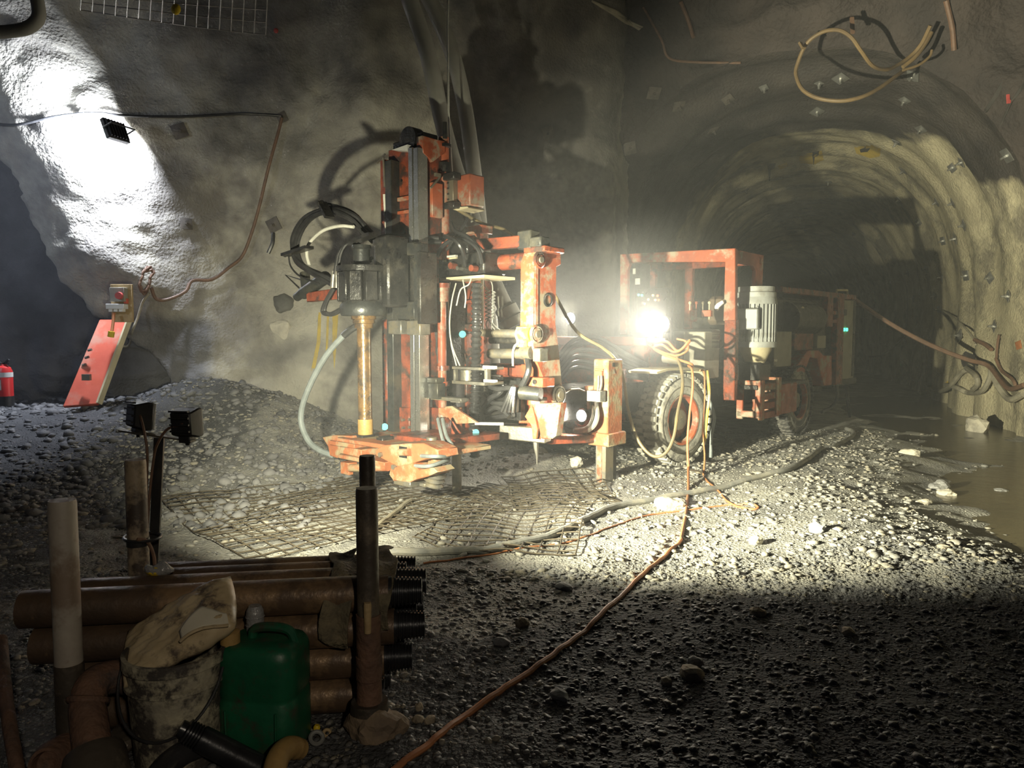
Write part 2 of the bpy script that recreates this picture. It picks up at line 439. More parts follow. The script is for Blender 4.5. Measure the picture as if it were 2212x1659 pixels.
bare_shade_mask(wall_back, np.maximum(np.maximum(1 - sstep(-0.18, 0.14, X - rimf), low_), 0.46 * sstep(2.4, 5.0, Zz) * sstep(-5.2, -4.2, X) + 0.50 * np.exp(-((X + 3.3) / 1.3) ** 4 - ((Zz - 1.15 - 0.25 * fbm(X, X * 0, 3.0, 2.0, 3)) / 0.38) ** 2)))  # recess rock and low stain, plus lamp falloff painted darker up the wall

# ---- the drift: an arched tunnel leading off to the right
TA = math.radians(21.0)
TD = np.array([math.sin(TA), math.cos(TA)]); TN = np.array([math.cos(TA), -math.sin(TA)])
TC = np.array([4.52, 11.45]); TWD = 2.95; TSP = 1.7; TCR = 5.55
def tunnel_pt(t, th, extra=0.0):
    """t metres along the drift, th 0..1 from the left foot over the crown to the right foot"""
    t = np.asarray(t, float); th = np.asarray(th, float)
    Ls = TSP; arc = 7.4; tot = 2 * Ls + arc; s = th * tot
    a = np.clip((s - Ls) / arc, 0, 1) * math.pi
    e = 2.0 / 2.35
    cx_ = -np.sign(np.cos(a)) * np.abs(np.cos(a)) ** e * TWD
    cz_ = TSP + np.abs(np.sin(a)) ** e * (TCR - TSP)
    x = np.where(s < Ls, -TWD, np.where(s > Ls + arc, TWD, cx_))
    z = np.where(s < Ls, s, np.where(s > Ls + arc, tot - s, cz_))
    r = np.hypot(x, z - 1.5); ux = x / r; uz = (z - 1.5) / r
    bell = np.exp(-np.maximum(t + 0.4, 0) / 1.1) * (0.10 + 1.0 * np.exp(-((th - 0.29) / 0.12) ** 2))
    wav = 0.17 * vnoise(t * 0.95 + 0.35 * fbm(th * 4, t * 0.2, 1.0), th * 1.6, 3.0) + 0.10 * vnoise(t * 2.3 + 0.5 * fbm(th * 5, t * .3, 2.0), th * 3.0, 5.0)
    wav = wav + 0.10 * fbm(t, th * 10, 1.0, 0.9, 4) + 0.020 * fbm(t, th * 11, 6.0, 5.0, 3)
    d = bell + wav + extra
    x = x + ux * d; z = z + uz * d * sstep(-0.01, 0.08, np.minimum(th, 1 - th) + 0.02)
    bend = -0.004 * np.maximum(0, t - 13) ** 2
    px = TC[0] + TD[0] * t + TN[0] * (x + bend); py = TC[1] + TD[1] * t + TN[1] * (x + bend)
    return np.stack([px, py, z - 0.25 * (1 - sstep(0.0, 0.03, np.minimum(th, 1 - th)))], -1)
def t_start(th): return 0.6 - 0.8 * sstep(0.15, 0.5, th) + 0.3 * sstep(0.5, 0.7, th) - 7.3 * sstep(0.765, 0.98, th) + 0.25 * fbm(th * 9, th * 0 + 3.0, 0, 1.0, 3)
NT, NTH = 300, 150
ths = np.linspace(0, 1, NTH)
u = np.linspace(0, 1, NT) ** 1.35
TH = np.broadcast_to(ths[None, :], (NT, NTH)); TT = t_start(ths)[None, :] + (34 - t_start(ths)[None, :]) * u[:, None]
Pt = tunnel_pt(TT, TH)
tunnel = tag(mesh_obj('wall_tunnel', Pt.reshape(-1, 3), grid_faces(NT, NTH, True), 'wet_shotcrete'), 'arched drift lined with wavy sprayed concrete', None, None, 'structure')
lim = np.interp(TH, [0, 0.42, 0.55, 0.64, 0.72, 0.80, 1.0], [4.4, 4.4, 3.4, 2.6, 1.5, -1.5, -9]) + 0.8 * fbm(TH * 9, TT * 0.4, 2.0, 1.0, 3)
bare_shade_mask(tunnel, 1 - sstep(-0.9, 0.9, TT - lim))
end = Pt[-1]; cen = end.mean(0)
tag(mesh_obj('wall_far', np.vstack([end + np.array([0, 0.0, 0]), cen[None] + np.array([[TD[0] * 1.5, TD[1] * 1.5, 0]])]), [(i, i + 1, NTH) for i in range(NTH - 1)], 'brown_rock'), 'dark rock at the far end of the drift', None, None, 'structure')
# rock face round the mouth of the drift, from its rim up to the chamber roof
NR = 46
rim = tunnel_pt(t_start(ths), ths)
ax = np.stack([TC[0] + TD[0] * t_start(ths), TC[1] + TD[1] * t_start(ths), np.full(NTH, 2.0)], -1)
out = rim - ax; out[:, 2] = np.maximum(out[:, 2], 0.0); out /= np.linalg.norm(out, axis=1)[:, None]
rr_ = (np.linspace(0, 1, NR) ** 1.3)[:, None, None] * 5.0
Pr = rim[None] + out[None] * rr_ + np.array([-TD[0], -TD[1], 0])[None, None] * (rr_ * np.clip(0.62 - 0.55 * (1 - ths), 0, 1)[None, :, None])
jit = fbm(Pr[..., 0], Pr[..., 2], Pr[..., 1], 0.7, 4) * 0.5 + ridge(Pr[..., 0], Pr[..., 2], Pr[..., 1], 0.9, 3) * 0.25
Pr = Pr - np.array([TD[0], TD[1], 0]) * (jit * sstep(0.0, 0.12, np.linspace(0, 1, NR))[:, None])[..., None]
mouth = tag(mesh_obj('wall_mouth', Pr.reshape(-1, 3), grid_faces(NR, NTH), 'brown_rock'), 'brown rock face above and beside the drift mouth', None, None, 'structure')
# chamber roof
xs = np.linspace(-12.5, 15, 150); ys = np.linspace(-6, 13.5, 120)
X, Y = np.meshgrid(xs, ys, indexing='ij')
Zc = 7.2 + 0.9 * fbm(X, Y, 1.0, 0.3, 3) + 0.35 * ridge(X, Y, 3.0, 0.8, 4) - 0.012 * (X - 1) ** 2
roof = tag(mesh_obj('ceiling', np.stack([X, Y, Zc], -1).reshape(-1, 3), grid_faces(len(xs), len(ys), True), 'brown_rock'), 'dark uneven rock roof of the chamber', None, None, 'structure')
# side wall of the chamber on the left, past the frame
ys = np.linspace(-6, 10.6, 90); zs = np.linspace(-0.5, 8.0, 60)
Y, Zz = np.meshgrid(ys, zs, indexing='ij')
Xl = -9.6 + 0.5 * fbm(Y, Zz, 2.0, 0.5, 4) + 0.2 * ridge(Y, Zz, 4.0, 1.1, 3) - 0.03 * (Zz - 3) ** 2 * -1
tag(mesh_obj('wall_left', np.stack([Xl, Y, Zz], -1).reshape(-1, 3), grid_faces(len(ys), len(zs), True), 'dark_rock'), 'dark rock side wall at the left', None, None, 'structure')

BV_ALL = [bvh(floor), bvh(wall_back), bvh(tunnel), bvh(mouth), bvh(roof)]
BV_WALL, BV_TUN, BV_FLOOR = BV_ALL[1], BV_ALL[2], BV_ALL[0]
def hit(px, py, trees=None, lift=0.0):
    """where the sight line through a pixel meets the setting: (point, normal facing the viewer)"""
    r = ray(px, py).normalized(); best = None
    for t in (trees or BV_ALL[1:]):
        loc, nor, idx, dist = t.ray_cast(CAMP, r, 80)
        if loc is not None and (best is None or dist < best[2]):
            best = (loc, nor, dist)
    if best is None:
        return atY(px, py, 11.5), Vector((0, -1, 0))
    loc, nor, d = best
    if nor.dot(r) > 0: nor = -nor
    return loc + nor * lift, nor
# ---- murky water standing in the channel
pts = []
xs = np.linspace(2.2, 14, 90); ys = np.linspace(1.2, 18, 110)
X, Y = np.meshgrid(xs, ys, indexing='ij')
mat('murky_water', (0.105, 0.088, 0.048), (0.075, 0.064, 0.036), 1.5, 0.24, bump=0.35, bscale=9, bdist=0.02, world_space=True, spec=0.6)
keep = chan_dist(X, Y) < 1.5
idx = np.arange(X.size).reshape(X.shape)
fcs = [tuple(f) for f in grid_faces(len(xs), len(ys)) if keep.ravel()[f].all()]
water = mesh_obj('water', np.stack([X, Y, 0 * X - 0.052], -1).reshape(-1, 3), fcs, 'murky_water')
bm = bmesh.new(); bm.from_mesh(water.data); bmesh.ops.delete(bm, geom=[v for v in bm.verts if not v.link_faces], context='VERTS'); bm.to_mesh(water.data); bm.free()
tag(water, 'shallow brown water in the channel along the drift wall', None, None, 'structure')
# ================================================================== the drilling rig
PHI = math.radians(-42.0)
RO = atZ(792, 1068, 0.0)                       # ground point under the drill rod
CP, SP_ = math.cos(PHI), math.sin(PHI)
def to_loc(p):
    dx, dy = p[0] - RO.x, p[1] - RO.y
    return Vector((dx * CP + dy * SP_, -dx * SP_ + dy * CP, p[2]))
def to_world(l): return Vector((RO.x + l[0] * CP - l[1] * SP_, RO.y + l[0] * SP_ + l[1] * CP, l[2]))
_c0 = to_loc(CAMP)
def L(px, py, x=None, y=None):
    r = ray(px, py); rl = Vector((r.x * CP + r.y * SP_, -r.x * SP_ + r.y * CP, r.z))
    t = (x - _c0.x) / rl.x if x is not None else (y - _c0.y) / rl.y
    return _c0 + rl * t
def pr(l, rpx): return rpx * to_world(l).y / FPX           # pixel length -> metres at that place
def fb(mb, px0, px1, py0, py1, y, dy):
    """box whose front lies in the plane y, seen between these pixels"""
    pm, qm = (px0 + px1) / 2, (py0 + py1) / 2
    return mb.bx(L(px0, qm, y=y).x, L(px1, qm, y=y).x, y, y + dy, L(pm, py1, y=y).z, L(pm, py0, y=y).z)
def sb(mb, px0, px1, py0, py1, x, dx):
    """box whose right side lies in the plane x"""
    pm, qm = (px0 + px1) / 2, (py0 + py1) / 2
    return mb.bx(x - dx, x, L(px0, qm, x=x).y, L(px1, qm, x=x).y, L(pm, py1, x=x).z, L(pm, py0, x=x).z)
def vcyl(mb, px, py0, py1, y, rpx, n=20, prof=None):
    a, b = L(px, py1, y=y), L(px, py0, y=y); b.x = a.x
    r = pr(a, rpx)
    return mb.prof(a, b, [(t, r * k) for t, k in prof], n) if prof else mb.cyl(a, b, r, n)
def fpoly(mb, pts, y, dy): return mb.poly([L(a, b, y=y) for a, b in pts], (0, dy, 0))
def spoly(mb, pts, x, dx): return mb.poly([L(a, b, x=x) for a, b in pts], (-dx, 0, 0))
def path(pts, n=8): return spline([L(a, b, y=c) for a, b, c in pts], n)

OR1, OR2, RUST, DIRT = (0.38, 0.098, 0.044), (0.25, 0.062, 0.032), (0.16, 0.075, 0.04), (0.30, 0.255, 0.19)
mat('orange_paint', OR1, OR2, 5.0, 0.48, bump=0.12, c3=DIRT, c3amt=0.36, c3scale=4.0, rvar=0.15)
mat('greasy_orange', (0.29, 0.070, 0.034), (0.13, 0.035, 0.022), 7.0, 0.34, bump=0.15, c3=(0.05, 0.035, 0.03), c3amt=0.42, c3scale=6.0, rvar=0.14)
mat('dusty_orange', (0.39, 0.135, 0.058), (0.29, 0.095, 0.043), 6.0, 0.62, bump=0.18, c3=(0.31, 0.25, 0.155), c3amt=0.42, c3scale=5.0)
mat('black_grease', (0.012, 0.012, 0.013), (0.026, 0.025, 0.024), 9.0, 0.36, bump=0.2, rvar=0.14, c3=(0.06, 0.056, 0.048), c3amt=0.28)
mat('gun_metal', (0.065, 0.068, 0.068), (0.036, 0.038, 0.04), 8.0, 0.42, metal=0.5, bump=0.12, rvar=0.12, c3=(0.09, 0.086, 0.07), c3amt=0.4)
mat('bare_steel', (0.66, 0.66, 0.63), (0.50, 0.50, 0.48), 14.0, 0.30, metal=0.88, bump=0.05, rvar=0.1)
mat('dull_steel', (0.25, 0.24, 0.215), (0.15, 0.145, 0.13), 10.0, 0.5, metal=0.6, bump=0.12, c3=(0.25, 0.22, 0.16), c3amt=0.45)
mat('hose_black', (0.020, 0.020, 0.022), (0.035, 0.035, 0.036), 12.0, 0.32, bump=0.06)
mat('hose_grey', (0.21, 0.235, 0.24), (0.15, 0.17, 0.175), 9.0, 0.55, bump=0.1)
mat('hose_white', (0.66, 0.65, 0.58), (0.52, 0.51, 0.45), 9.0, 0.5, bump=0.05)
mat('muddy_rod', (0.25, 0.145, 0.055), (0.12, 0.07, 0.03), 8.0, 0.32, metal=0.25, bump=0.15, c3=(0.07, 0.05, 0.035), c3amt=0.44, c3scale=7, rvar=0.12)
mat('ochre_mud', (0.46, 0.30, 0.10), (0.36, 0.22, 0.075), 8.0, 0.45, bump=0.15, rvar=0.1)
mat('rubber', (0.060, 0.058, 0.055), (0.038, 0.038, 0.038), 12.0, 0.7, bump=0.2, c3=(0.30, 0.29, 0.255), c3amt=0.48, c3scale=3.0)
mat('dusty_rubber', (0.42, 0.405, 0.35), (0.30, 0.29, 0.255), 9.0, 0.85, bump=0.2, c3=(0.12, 0.115, 0.105), c3amt=0.32, c3scale=5.0)
mat('motor_grey', (0.40, 0.42, 0.41), (0.33, 0.345, 0.335), 5.0, 0.5, bump=0.06, c3=(0.24, 0.235, 0.21), c3amt=0.22)
mat('cabinet_beige', (0.33, 0.315, 0.265), (0.27, 0.26, 0.215), 5.0, 0.5, bump=0.05, c3=(0.19, 0.18, 0.15), c3amt=0.3)
mat('cream_paint', (0.62, 0.55, 0.36), (0.50, 0.44, 0.29), 6.0, 0.5, bump=0.08)
mat('yellow_paint', (0.62, 0.43, 0.05), (0.42, 0.30, 0.06), 10.0, 0.5, bump=0.1, c3=(0.33, 0.29, 0.22), c3amt=0.45)
mat('turquoise_tape', (0.07, 0.46, 0.50), (0.05, 0.36, 0.42), 16.0, 0.5, bump=0.1)
mat('seat_vinyl', (0.17, 0.125, 0.085), (0.12, 0.09, 0.065), 7.0, 0.7, bump=0.1)
mat('lens_glow', (1, 1, 1), (1, 1, 1), 1.0, 0.3, bump=0, emis=(1.0, 0.97, 0.86), estr=70.0)
mat('led_green', (0.1, 0.8, 0.3), None, 1.0, 0.4, bump=0, emis=(0.05, 1.0, 0.35), estr=5.0)
mat('led_amber', (0.9, 0.6, 0.2), None, 1.0, 0.4, bump=0, emis=(1.0, 0.62, 0.15), estr=4.0)
mat('led_red', (0.9, 0.1, 0.1), None, 1.0, 0.4, bump=0, emis=(1.0, 0.10, 0.05), estr=4.0)
mat('white_label', (0.75, 0.75, 0.72), None, 1.0, 0.5, bump=0)
mat('cable_orange', (0.46, 0.185, 0.075), (0.34, 0.135, 0.06), 10.0, 0.55, bump=0.05)
mat('cable_brown', (0.19, 0.108, 0.068), (0.13, 0.078, 0.052), 10.0, 0.6, bump=0.08)
mat('lead_grey', (0.24, 0.24, 0.225), (0.16, 0.16, 0.15), 8.0, 0.6, bump=0.1, c3=(0.30, 0.285, 0.24), c3amt=0.4)

RIG = empty('drilling_rig', RO, PHI, 'orange wheeled drilling rig with an upright mast at its front', 'drilling rig')
def part(name, mb, m, parent=None, bevel=0.0, label=None, **k):
    o = mb.build(name, m, parent or RIG, bevel=bevel, **k)
    if label: o['label'] = label
    return o

# ---------------------------------------------------------------- mast
YM = 0.42
mast = part('mast', fb(fb(MB(), 842, 890, 318, 952, YM + 0.05, 0.34), 848, 884, 880, 950, YM + 0.02, 0.05), 'greasy_orange', bevel=0.006, label='greasy orange feed mast')
part('rail', fb(MB(), 834, 848, 345, 950, YM - 0.05, 0.12), 'gun_metal', mast, 0.006)
r_ = part('rail', fb(fb(MB(), 884, 893, 318, 948, YM - 0.05, 0.09), 895, 905, 318, 948, YM - 0.05, 0.12), 'bare_steel', mast, 0.004, 'polished steel slide rail')
xr = L(905, 600, y=YM).x
part('side_channel', sb(sb(MB(), 908, 962, 300, 560, xr + 0.02, 0.05), 908, 950, 560, 945, xr + 0.02, 0.05), 'greasy_orange', mast, 0.006)
part('side_plate', sb(MB(), 934, 957, 395, 470, xr + 0.07, 0.04), 'orange_paint', mast, 0.005)
part('side_post', fb(MB(), 822, 833, 345, 520, YM + 0.06, 0.10), 'greasy_orange', mast, 0.005)
part('side_post', fb(MB(), 826, 836, 690, 950, YM + 0.06, 0.10), 'greasy_orange', mast, 0.005)
part('head_plate', fpoly(MB(), [(846, 324), (880, 312), (880, 326)], YM - 0.04, 0.25), 'white_label', mast, label='pale lit cap plate')
part('sheave', MB().cyl(L(880, 300, y=YM + 0.02), L(880, 300, y=YM + 0.02) + Vector((0, 0.12, 0)), 0.115, 24), 'black_grease', mast)
part('sheave_guard', fb(fb(MB(), 848, 912, 300, 322, YM + 0.16, 0.14), 890, 912, 286, 330, YM + 0.05, 0.2), 'black_grease', mast, 0.01)
part('top_bracket', spoly(MB(), [(912, 292), (940, 300), (962, 305), (962, 330), (935, 350), (914, 330)], xr + 0.06, 0.06), 'orange_paint', mast, 0.005)
for a, b in ((856, 387), (868, 390)):
    c = L(a, b, y=YM + 0.05); part('bolt_hole', MB().cyl(c + Vector((0, -0.006, 0)), c + Vector((0, 0.02, 0)), 0.013, 10), 'black_grease', mast)
for a, b in ((872, 907), (886, 906), (872, 924), (886, 923)):
    c = L(a, b, y=YM + 0.01); part('bolt', MB().cyl(c + Vector((0, -0.02, 0)), c + Vector((0, 0.02, 0)), 0.014, 6), 'dull_steel', mast)
part('cross_bar', fb(fb(MB(), 848, 884, 455, 462, YM + 0.02, 0.05), 848, 884, 425, 434, YM + 0.02, 0.05), 'orange_paint', mast, 0.004)
part('stop_lever', MB().beam(L(815, 352, y=YM + 0.02), L(832, 333, y=YM + 0.02), 0.014, 0.014).cyl(L(828, 340, y=YM + 0.02), L(831, 404, y=YM + 0.02), 0.010, 8), 'dull_steel', mast)
part('feed_rod', MB().cyl(L(830, 420, y=YM), L(836, 516, y=YM), 0.014, 10), 'hose_white', mast)
part('stop_lever', MB().beam(L(930, 406, x=xr + 0.09), L(950, 383, x=xr + 0.09), 0.016, 0.016).box(L(945, 378, x=xr + 0.09), (0.03, 0.06, 0.03)), 'dull_steel', mast)
# feed cylinder on the right of the mast
fc = part('feed_cylinder', vcyl(MB(), 960, 297, 560, 0.74, 11), 'orange_paint', mast, label='round orange cylinder')
part('piston_rod', vcyl(MB(), 961, 264, 300, 0.72, 5), 'gun_metal', fc)
part('cylinder_collar', vcyl(MB(), 962, 312, 318, 0.72, 12.5), 'black_grease', fc)
part('cylinder_collar', vcyl(MB(), 961, 352, 372, 0.72, 13), 'black_grease', fc)
mt = part('feed_motor', fb(MB(), 981, 1015, 377, 446, 0.80, 0.20), 'orange_paint', mast, 0.012, 'orange guard box')
part('guard_base', fpoly(MB(), [(962, 449), (1010, 446), (1012, 449), (988, 455)], 0.78, 0.22), 'cream_paint', mt)
gb = part('rack', fb(MB(), 963, 979, 388, 438, 0.74, 0.06), 'dull_steel', mt, 0.003)
for k in range(4):
    c = L(968, 395 + 12 * k, y=0.74); part('rack_slot', MB().box(c, (0.024, 0.012, 0.016)), 'black_grease', mt)
part('motor_cap', fb(MB(), 955, 980, 372, 388, 0.70, 0.10), 'black_grease', mt, 0.008)
part('motor_cap', fb(MB(), 958, 980, 436, 450, 0.70, 0.1), 'black_grease', mt, 0.008)
bk = part('upper_bracket', fb(fb(MB(), 1005, 1040, 487, 505, 1.0, 0.16), 1013, 1036, 505, 520, 1.02, 0.12), 'orange_paint', mast, 0.006)

# ---------------------------------------------------------------- rotary head and carriage
car = part('carriage', fb(fb(fb(fb(MB(), 846, 858, 525, 715, 0.27, 0.10), 893, 908, 525, 715, 0.27, 0.10), 856, 895, 525, 552, 0.27, 0.10), 856, 895, 652, 690, 0.27, 0.10), 'gun_metal', bevel=0.008, label='grey slide carriage plate')
part('back_plate', fb(MB(), 854, 897, 548, 655, 0.34, 0.03), 'black_grease', car)
part('slide_shoe', fb(MB(), 838, 866, 692, 722, 0.26, 0.13), 'dull_steel', car, 0.008)
part('slide_shoe', fb(MB(), 878, 907, 692, 724, 0.26, 0.13), 'dull_steel', car, 0.008)
part('slide_shoe', fb(MB(), 836, 860, 522, 542, 0.24, 0.13), 'black_grease', car, 0.008)
part('side_wing', sb(MB(), 908, 945, 545, 700, L(908, 600, y=0.27).x + 0.02, 0.05), 'black_grease', car, 0.008)
hx = L(785, 640, y=0.0).x
hz0, hz1 = L(785, 652, y=0).z, L(785, 588, y=0).z
hb = MB()
n = 10
for k in range(n):                                             # ribbed gearbox
    a = 2 * math.pi * (k + 0.5) / n
    hb.box((hx + math.cos(a) * 0.185, math.sin(a) * 0.185, (hz0 + hz1) / 2), (0.10, 0.115, hz1 - hz0), (0, 0, a))
hb.cyl((hx, 0, hz0 - 0.005), (hx, 0, hz1 + 0.01), 0.185, 24)
head = part('rotary_head', hb, 'black_grease', bevel=0.01, label='black oily rotary drill head')
part('head_flange', MB().prof((hx, 0, hz0 - 0.13), (hx, 0, hz0), [(0, 0.12), (0, 0.20), (0.25, 0.215), (0.7, 0.215), (1, 0.19)], 28), 'gun_metal', head, label='dark flange')
part('head_top', MB().cyl((hx, 0, hz1), (hx, 0, hz1 + 0.05), 0.24, 28), 'black_grease', head)
part('head_motor', MB().prof((hx + 0.02, -0.03, hz1 + 0.04), (hx + 0.02, -0.03, hz1 + 0.24), [(0, 0.09), (0.15, 0.085), (0.18, 0.075), (0.8, 0.075), (0.85, 0.09), (1, 0.085)], 18), 'gun_metal', head)
part('head_motor', MB().prof((hx + 0.13, 0.14, hz1 + 0.04), (hx + 0.13, 0.14, hz1 + 0.29), [(0, 0.09), (0.8, 0.085), (0.85, 0.1), (1, 0.1)], 18), 'black_grease', head)
part('head_yoke', MB().bx(hx + 0.1, hx + 0.30, 0.05, 0.30, hz0 - 0.05, hz1 + 0.32), 'black_grease', head, 0.02)
part('hose_arm', MB().beam(L(668, 642, y=0.0), L(740, 634, y=0.0), 0.07, 0.10).beam(L(735, 634, y=0), L(775, 640, y=0), 0.07, 0.14), 'greasy_orange', head, 0.008, 'dark red bracket arm')
part('swivel', MB().cyl(L(641, 642, y=0.0), L(668, 622, y=0.0), 0.045, 14).cyl(L(655, 634, y=0), L(705, 598, y=0.0), 0.062, 14).cyl(L(658, 590, y=0.02), L(662, 625, y=0.0), 0.05, 12), 'gun_metal', head)
part('wire_loop', MB().tube([L(650, 604, y=0), L(617, 594, y=0), L(646, 622, y=0)], 0.009, 6), 'hose_black', head)
part('fitting', MB().cyl(L(721, 585, y=-0.12), L(718, 622, y=-0.12), 0.022, 10).cyl(L(728, 585, y=-0.12), L(727, 622, y=-0.12), 0.022, 10), 'dull_steel', head, label='steel hose couplings')
part('rod_chuck', MB().prof((hx + 0.0, 0, hz0 - 0.24), (hx, 0, hz0 - 0.13), [(0, 0.085), (0.35, 0.085), (0.4, 0.10), (0.7, 0.10), (0.75, 0.115), (1, 0.115)], 24), 'muddy_rod', head, label='brown chuck')
# drill rod
rz0 = L(792, 968, y=0).z
part('drill_rod', MB().cyl((hx * 0.5, 0, rz0 + 0.25), (hx, 0, hz0 - 0.22), 0.064, 24), 'muddy_rod', label='brown muddy drill rod')
part('rod_joint', MB().prof((0, 0, 0.02), (hx * 0.5, 0, rz0 + 0.27), [(0, 0.062), (0.6, 0.062), (0.62, 0.07), (1, 0.07)], 24), 'ochre_mud', label='rod length smeared with ochre mud')
# hose bundle looping off the head
def bundle(pts, n_, spread, r, parent, m='hose_black', name='hydraulic_hose', seed=1):
    rg = random.Random(seed)
    base = path(pts, 7)
    for k in range(n_):
        a = 2 * math.pi * k / n_
        off = Vector((math.cos(a) * spread, math.sin(a) * spread * 0.8, math.sin(a * 2 + k) * spread * 0.5))
        ph = rg.random() * 6
        q = [p + off * (0.75 + 0.35 * math.sin(ph + 0.15 * i)) + Vector((0, 0, spread * 0.35 * math.sin(ph + i * 0.11))) for i, p in enumerate(base)]
        part(name, MB().tube(q, r, 7), m, parent)
bundle([(812, 520, 0.25), (790, 500, 0.15), (757, 466, 0.0), (712, 452, -0.05), (665, 474, -0.08), (640, 520, -0.1), (644, 562, -0.1), (668, 585, -0.08), (700, 600, -0.05), (735, 618, 0.0)], 7, 0.042, 0.021, head)
part('white_hose', MB().tube(path([(764, 490, -0.02), (735, 488, -0.05), (700, 497, -0.06), (676, 516, -0.06), (664, 534, -0.06), (663, 552, -0.06), (668, 572, -0.06)], 8), 0.016, 8), 'hose_white', head, label='pale hose inside the loop')
part('thin_hose', MB().tube(path([(700, 438, -0.05), (740, 448, 0.0), (775, 475, 0.05), (800, 510, 0.15)], 8), 0.009, 6), 'hose_black', head)
part('thin_hose', MB().tube(path([(623, 545, -0.1), (628, 575, -0.1), (650, 598, -0.08), (690, 612, -0.05)], 8), 0.009, 6), 'hose_black', head)
for q in (((616, 551), (668, 534)), ((695, 437), (712, 470)), ((770, 520), (806, 506))):
    part('hose_tie', MB().beam(L(*q[0], y=-0.16), L(*q[1], y=-0.16), 0.10, 0.028).ball(L(*q[0], y=-0.16), 0.022, 8), 'black_grease', head)
bundle([(788, 600, 0.05), (789, 560, 0.02), (775, 530, -0.03), (752, 524, -0.08), (735, 545, -0.12), (727, 590, -0.12)], 3, 0.020, 0.017, head, seed=3)
bundle([(720, 622, -0.12), (705, 650, -0.14), (700, 672, -0.14), (716, 678, -0.14), (738, 668, -0.1), (760, 655, -0.02)], 3, 0.018, 0.019, head, seed=5)
bundle([(800, 560, 0.1), (770, 572, 0.05), (742, 590, 0.0), (722, 600, -0.05)], 3, 0.03, 0.016, head, seed=8)
bundle([(812, 520, 0.25), (850, 515, 0.3), (900, 520, 0.45), (950, 520, 0.6)], 5, 0.035, 0.018, head, seed=9)
# pale flushing hose hanging from the rod chuck to the clamp
part('flushing_hose', MB().tube(path([(772, 704, 0.02), (745, 722, -0.06), (700, 775, -0.12), (662, 850, -0.16), (650, 905, -0.16), (665, 950, -0.15), (690, 972, -0.12), (722, 985, -0.05)], 10), 0.029, 10), 'hose_grey', label='pale blue-grey flushing hose')
part('hose_sleeve', MB().tube(path([(774, 703, 0.02), (758, 712, -0.03), (742, 725, -0.065)], 8), 0.034, 10), 'hose_black', head)

# ---------------------------------------------------------------- clamp table at the mast foot
tb = MB()
fb(tb, 728, 945, 962, 972, -0.22, 0.62); fb(tb, 732, 830, 990, 1000, -0.22, 0.40)
table = part('clamp_table', tb, 'dusty_orange', bevel=0.006, label='orange rod clamp table')
part('clamp_block', fpoly(MB(), [(695, 944), (722, 940), (758, 942), (764, 962), (730, 975), (728, 990), (712, 985), (708, 965)], -0.16, 0.26), 'dusty_orange', table, 0.008)
part('clamp_block', fb(fb(MB(), 712, 765, 955, 966, -0.18, 0.16), 733, 780, 968, 984, -0.2, 0.2), 'dusty_orange', table, 0.006)
part('clamp_jaw', fb(MB(), 760, 782, 940, 962, -0.10, 0.2), 'black_grease', table, 0.008)
part('clamp_jaw', fb(MB(), 812, 826, 944, 960, -0.08, 0.2), 'black_grease', table, 0.008)
part('swing_arm', fpoly(MB(), [(812, 972), (826, 962), (880, 958), (915, 958), (945, 972), (948, 990), (920, 992), (895, 1000), (880, 1010), (868, 1014), (835, 996), (812, 985)], -0.24, 0.22), 'dusty_orange', table, 0.006)
part('arm_window', fb(MB(), 862, 878, 965, 989, -0.246, 0.02), 'black_grease', table)
part('arm_pin', MB().cyl(L(862, 977, y=-0.252), L(886, 977, y=-0.252), 0.030, 12), 'dusty_orange', table)
part('lower_wing', fpoly(MB(), [(843, 1012), (890, 1000), (905, 1016), (935, 1010), (945, 1020), (922, 1030), (898, 1036), (886, 1042), (850, 1040), (840, 1025)], -0.26, 0.20), 'dusty_orange', table, 0.006)
part('foot_pad', fb(fb(MB(), 850, 886, 1038, 1050, -0.26, 0.22), 905, 918, 1044, 1052, -0.2, 0.1), 'dull_steel', table, 0.006)
part('foot_stub', fb(MB(), 735, 753, 999, 1025, -0.2, 0.1), 'dusty_orange', table, 0.006)
part('clamp_cylinder', MB().cyl(L(756, 1011, y=-0.18), L(838, 1009, y=-0.18), 0.036, 14), 'dusty_orange', table)
part('cylinder_boot', fb(MB(), 762, 778, 1018, 1035, -0.18, 0.1), 'black_grease', table, 0.006)
boot_a, boot_b = L(936, 1052, y=-0.12), L(944, 1003, y=-0.12)
part('rubber_boot', MB().prof(boot_a, boot_b, [(0, 0.05), (0.1, 0.085), (0.2, 0.06), (0.32, 0.09), (0.42, 0.065), (0.52, 0.095), (0.62, 0.065), (0.72, 0.09), (0.82, 0.055), (1, 0.045)], 16), 'dull_steel', table, label='pale ribbed rubber boot')
part('grease_cap', MB().prof(L(936, 1008, y=-0.1), L(944, 988, y=-0.1), [(0, 0.05), (0.5, 0.06), (0.55, 0.04), (1, 0.05)], 14), 'dusty_orange', table)
part('valve_can', vcyl(MB(), 933, 944, 962, 0.05, 12), 'dull_steel', table, 0.004)
for k, (a, b) in enumerate((((910, 985), (970, 984)), ((892, 1006), (960, 996)))):
    part('clamp_hose', MB().tube(path([(a[0], a[1], -0.24), ((a[0] + b[0]) / 2, a[1] + 1, -0.26), (b[0], b[1], -0.1), (b[0] + 8, b[1] - 18 + 12 * k, 0.0), (b[0] - 6, 940, 0.1), (b[0] - 14, 905, 0.2)], 8), 0.016, 8), 'hose_grey', table)
part('base_frame', fb(fb(MB(), 842, 950, 945, 962, 0.05, 0.75), 905, 950, 880, 950, 0.55, 0.25), 'greasy_orange', table, 0.008)
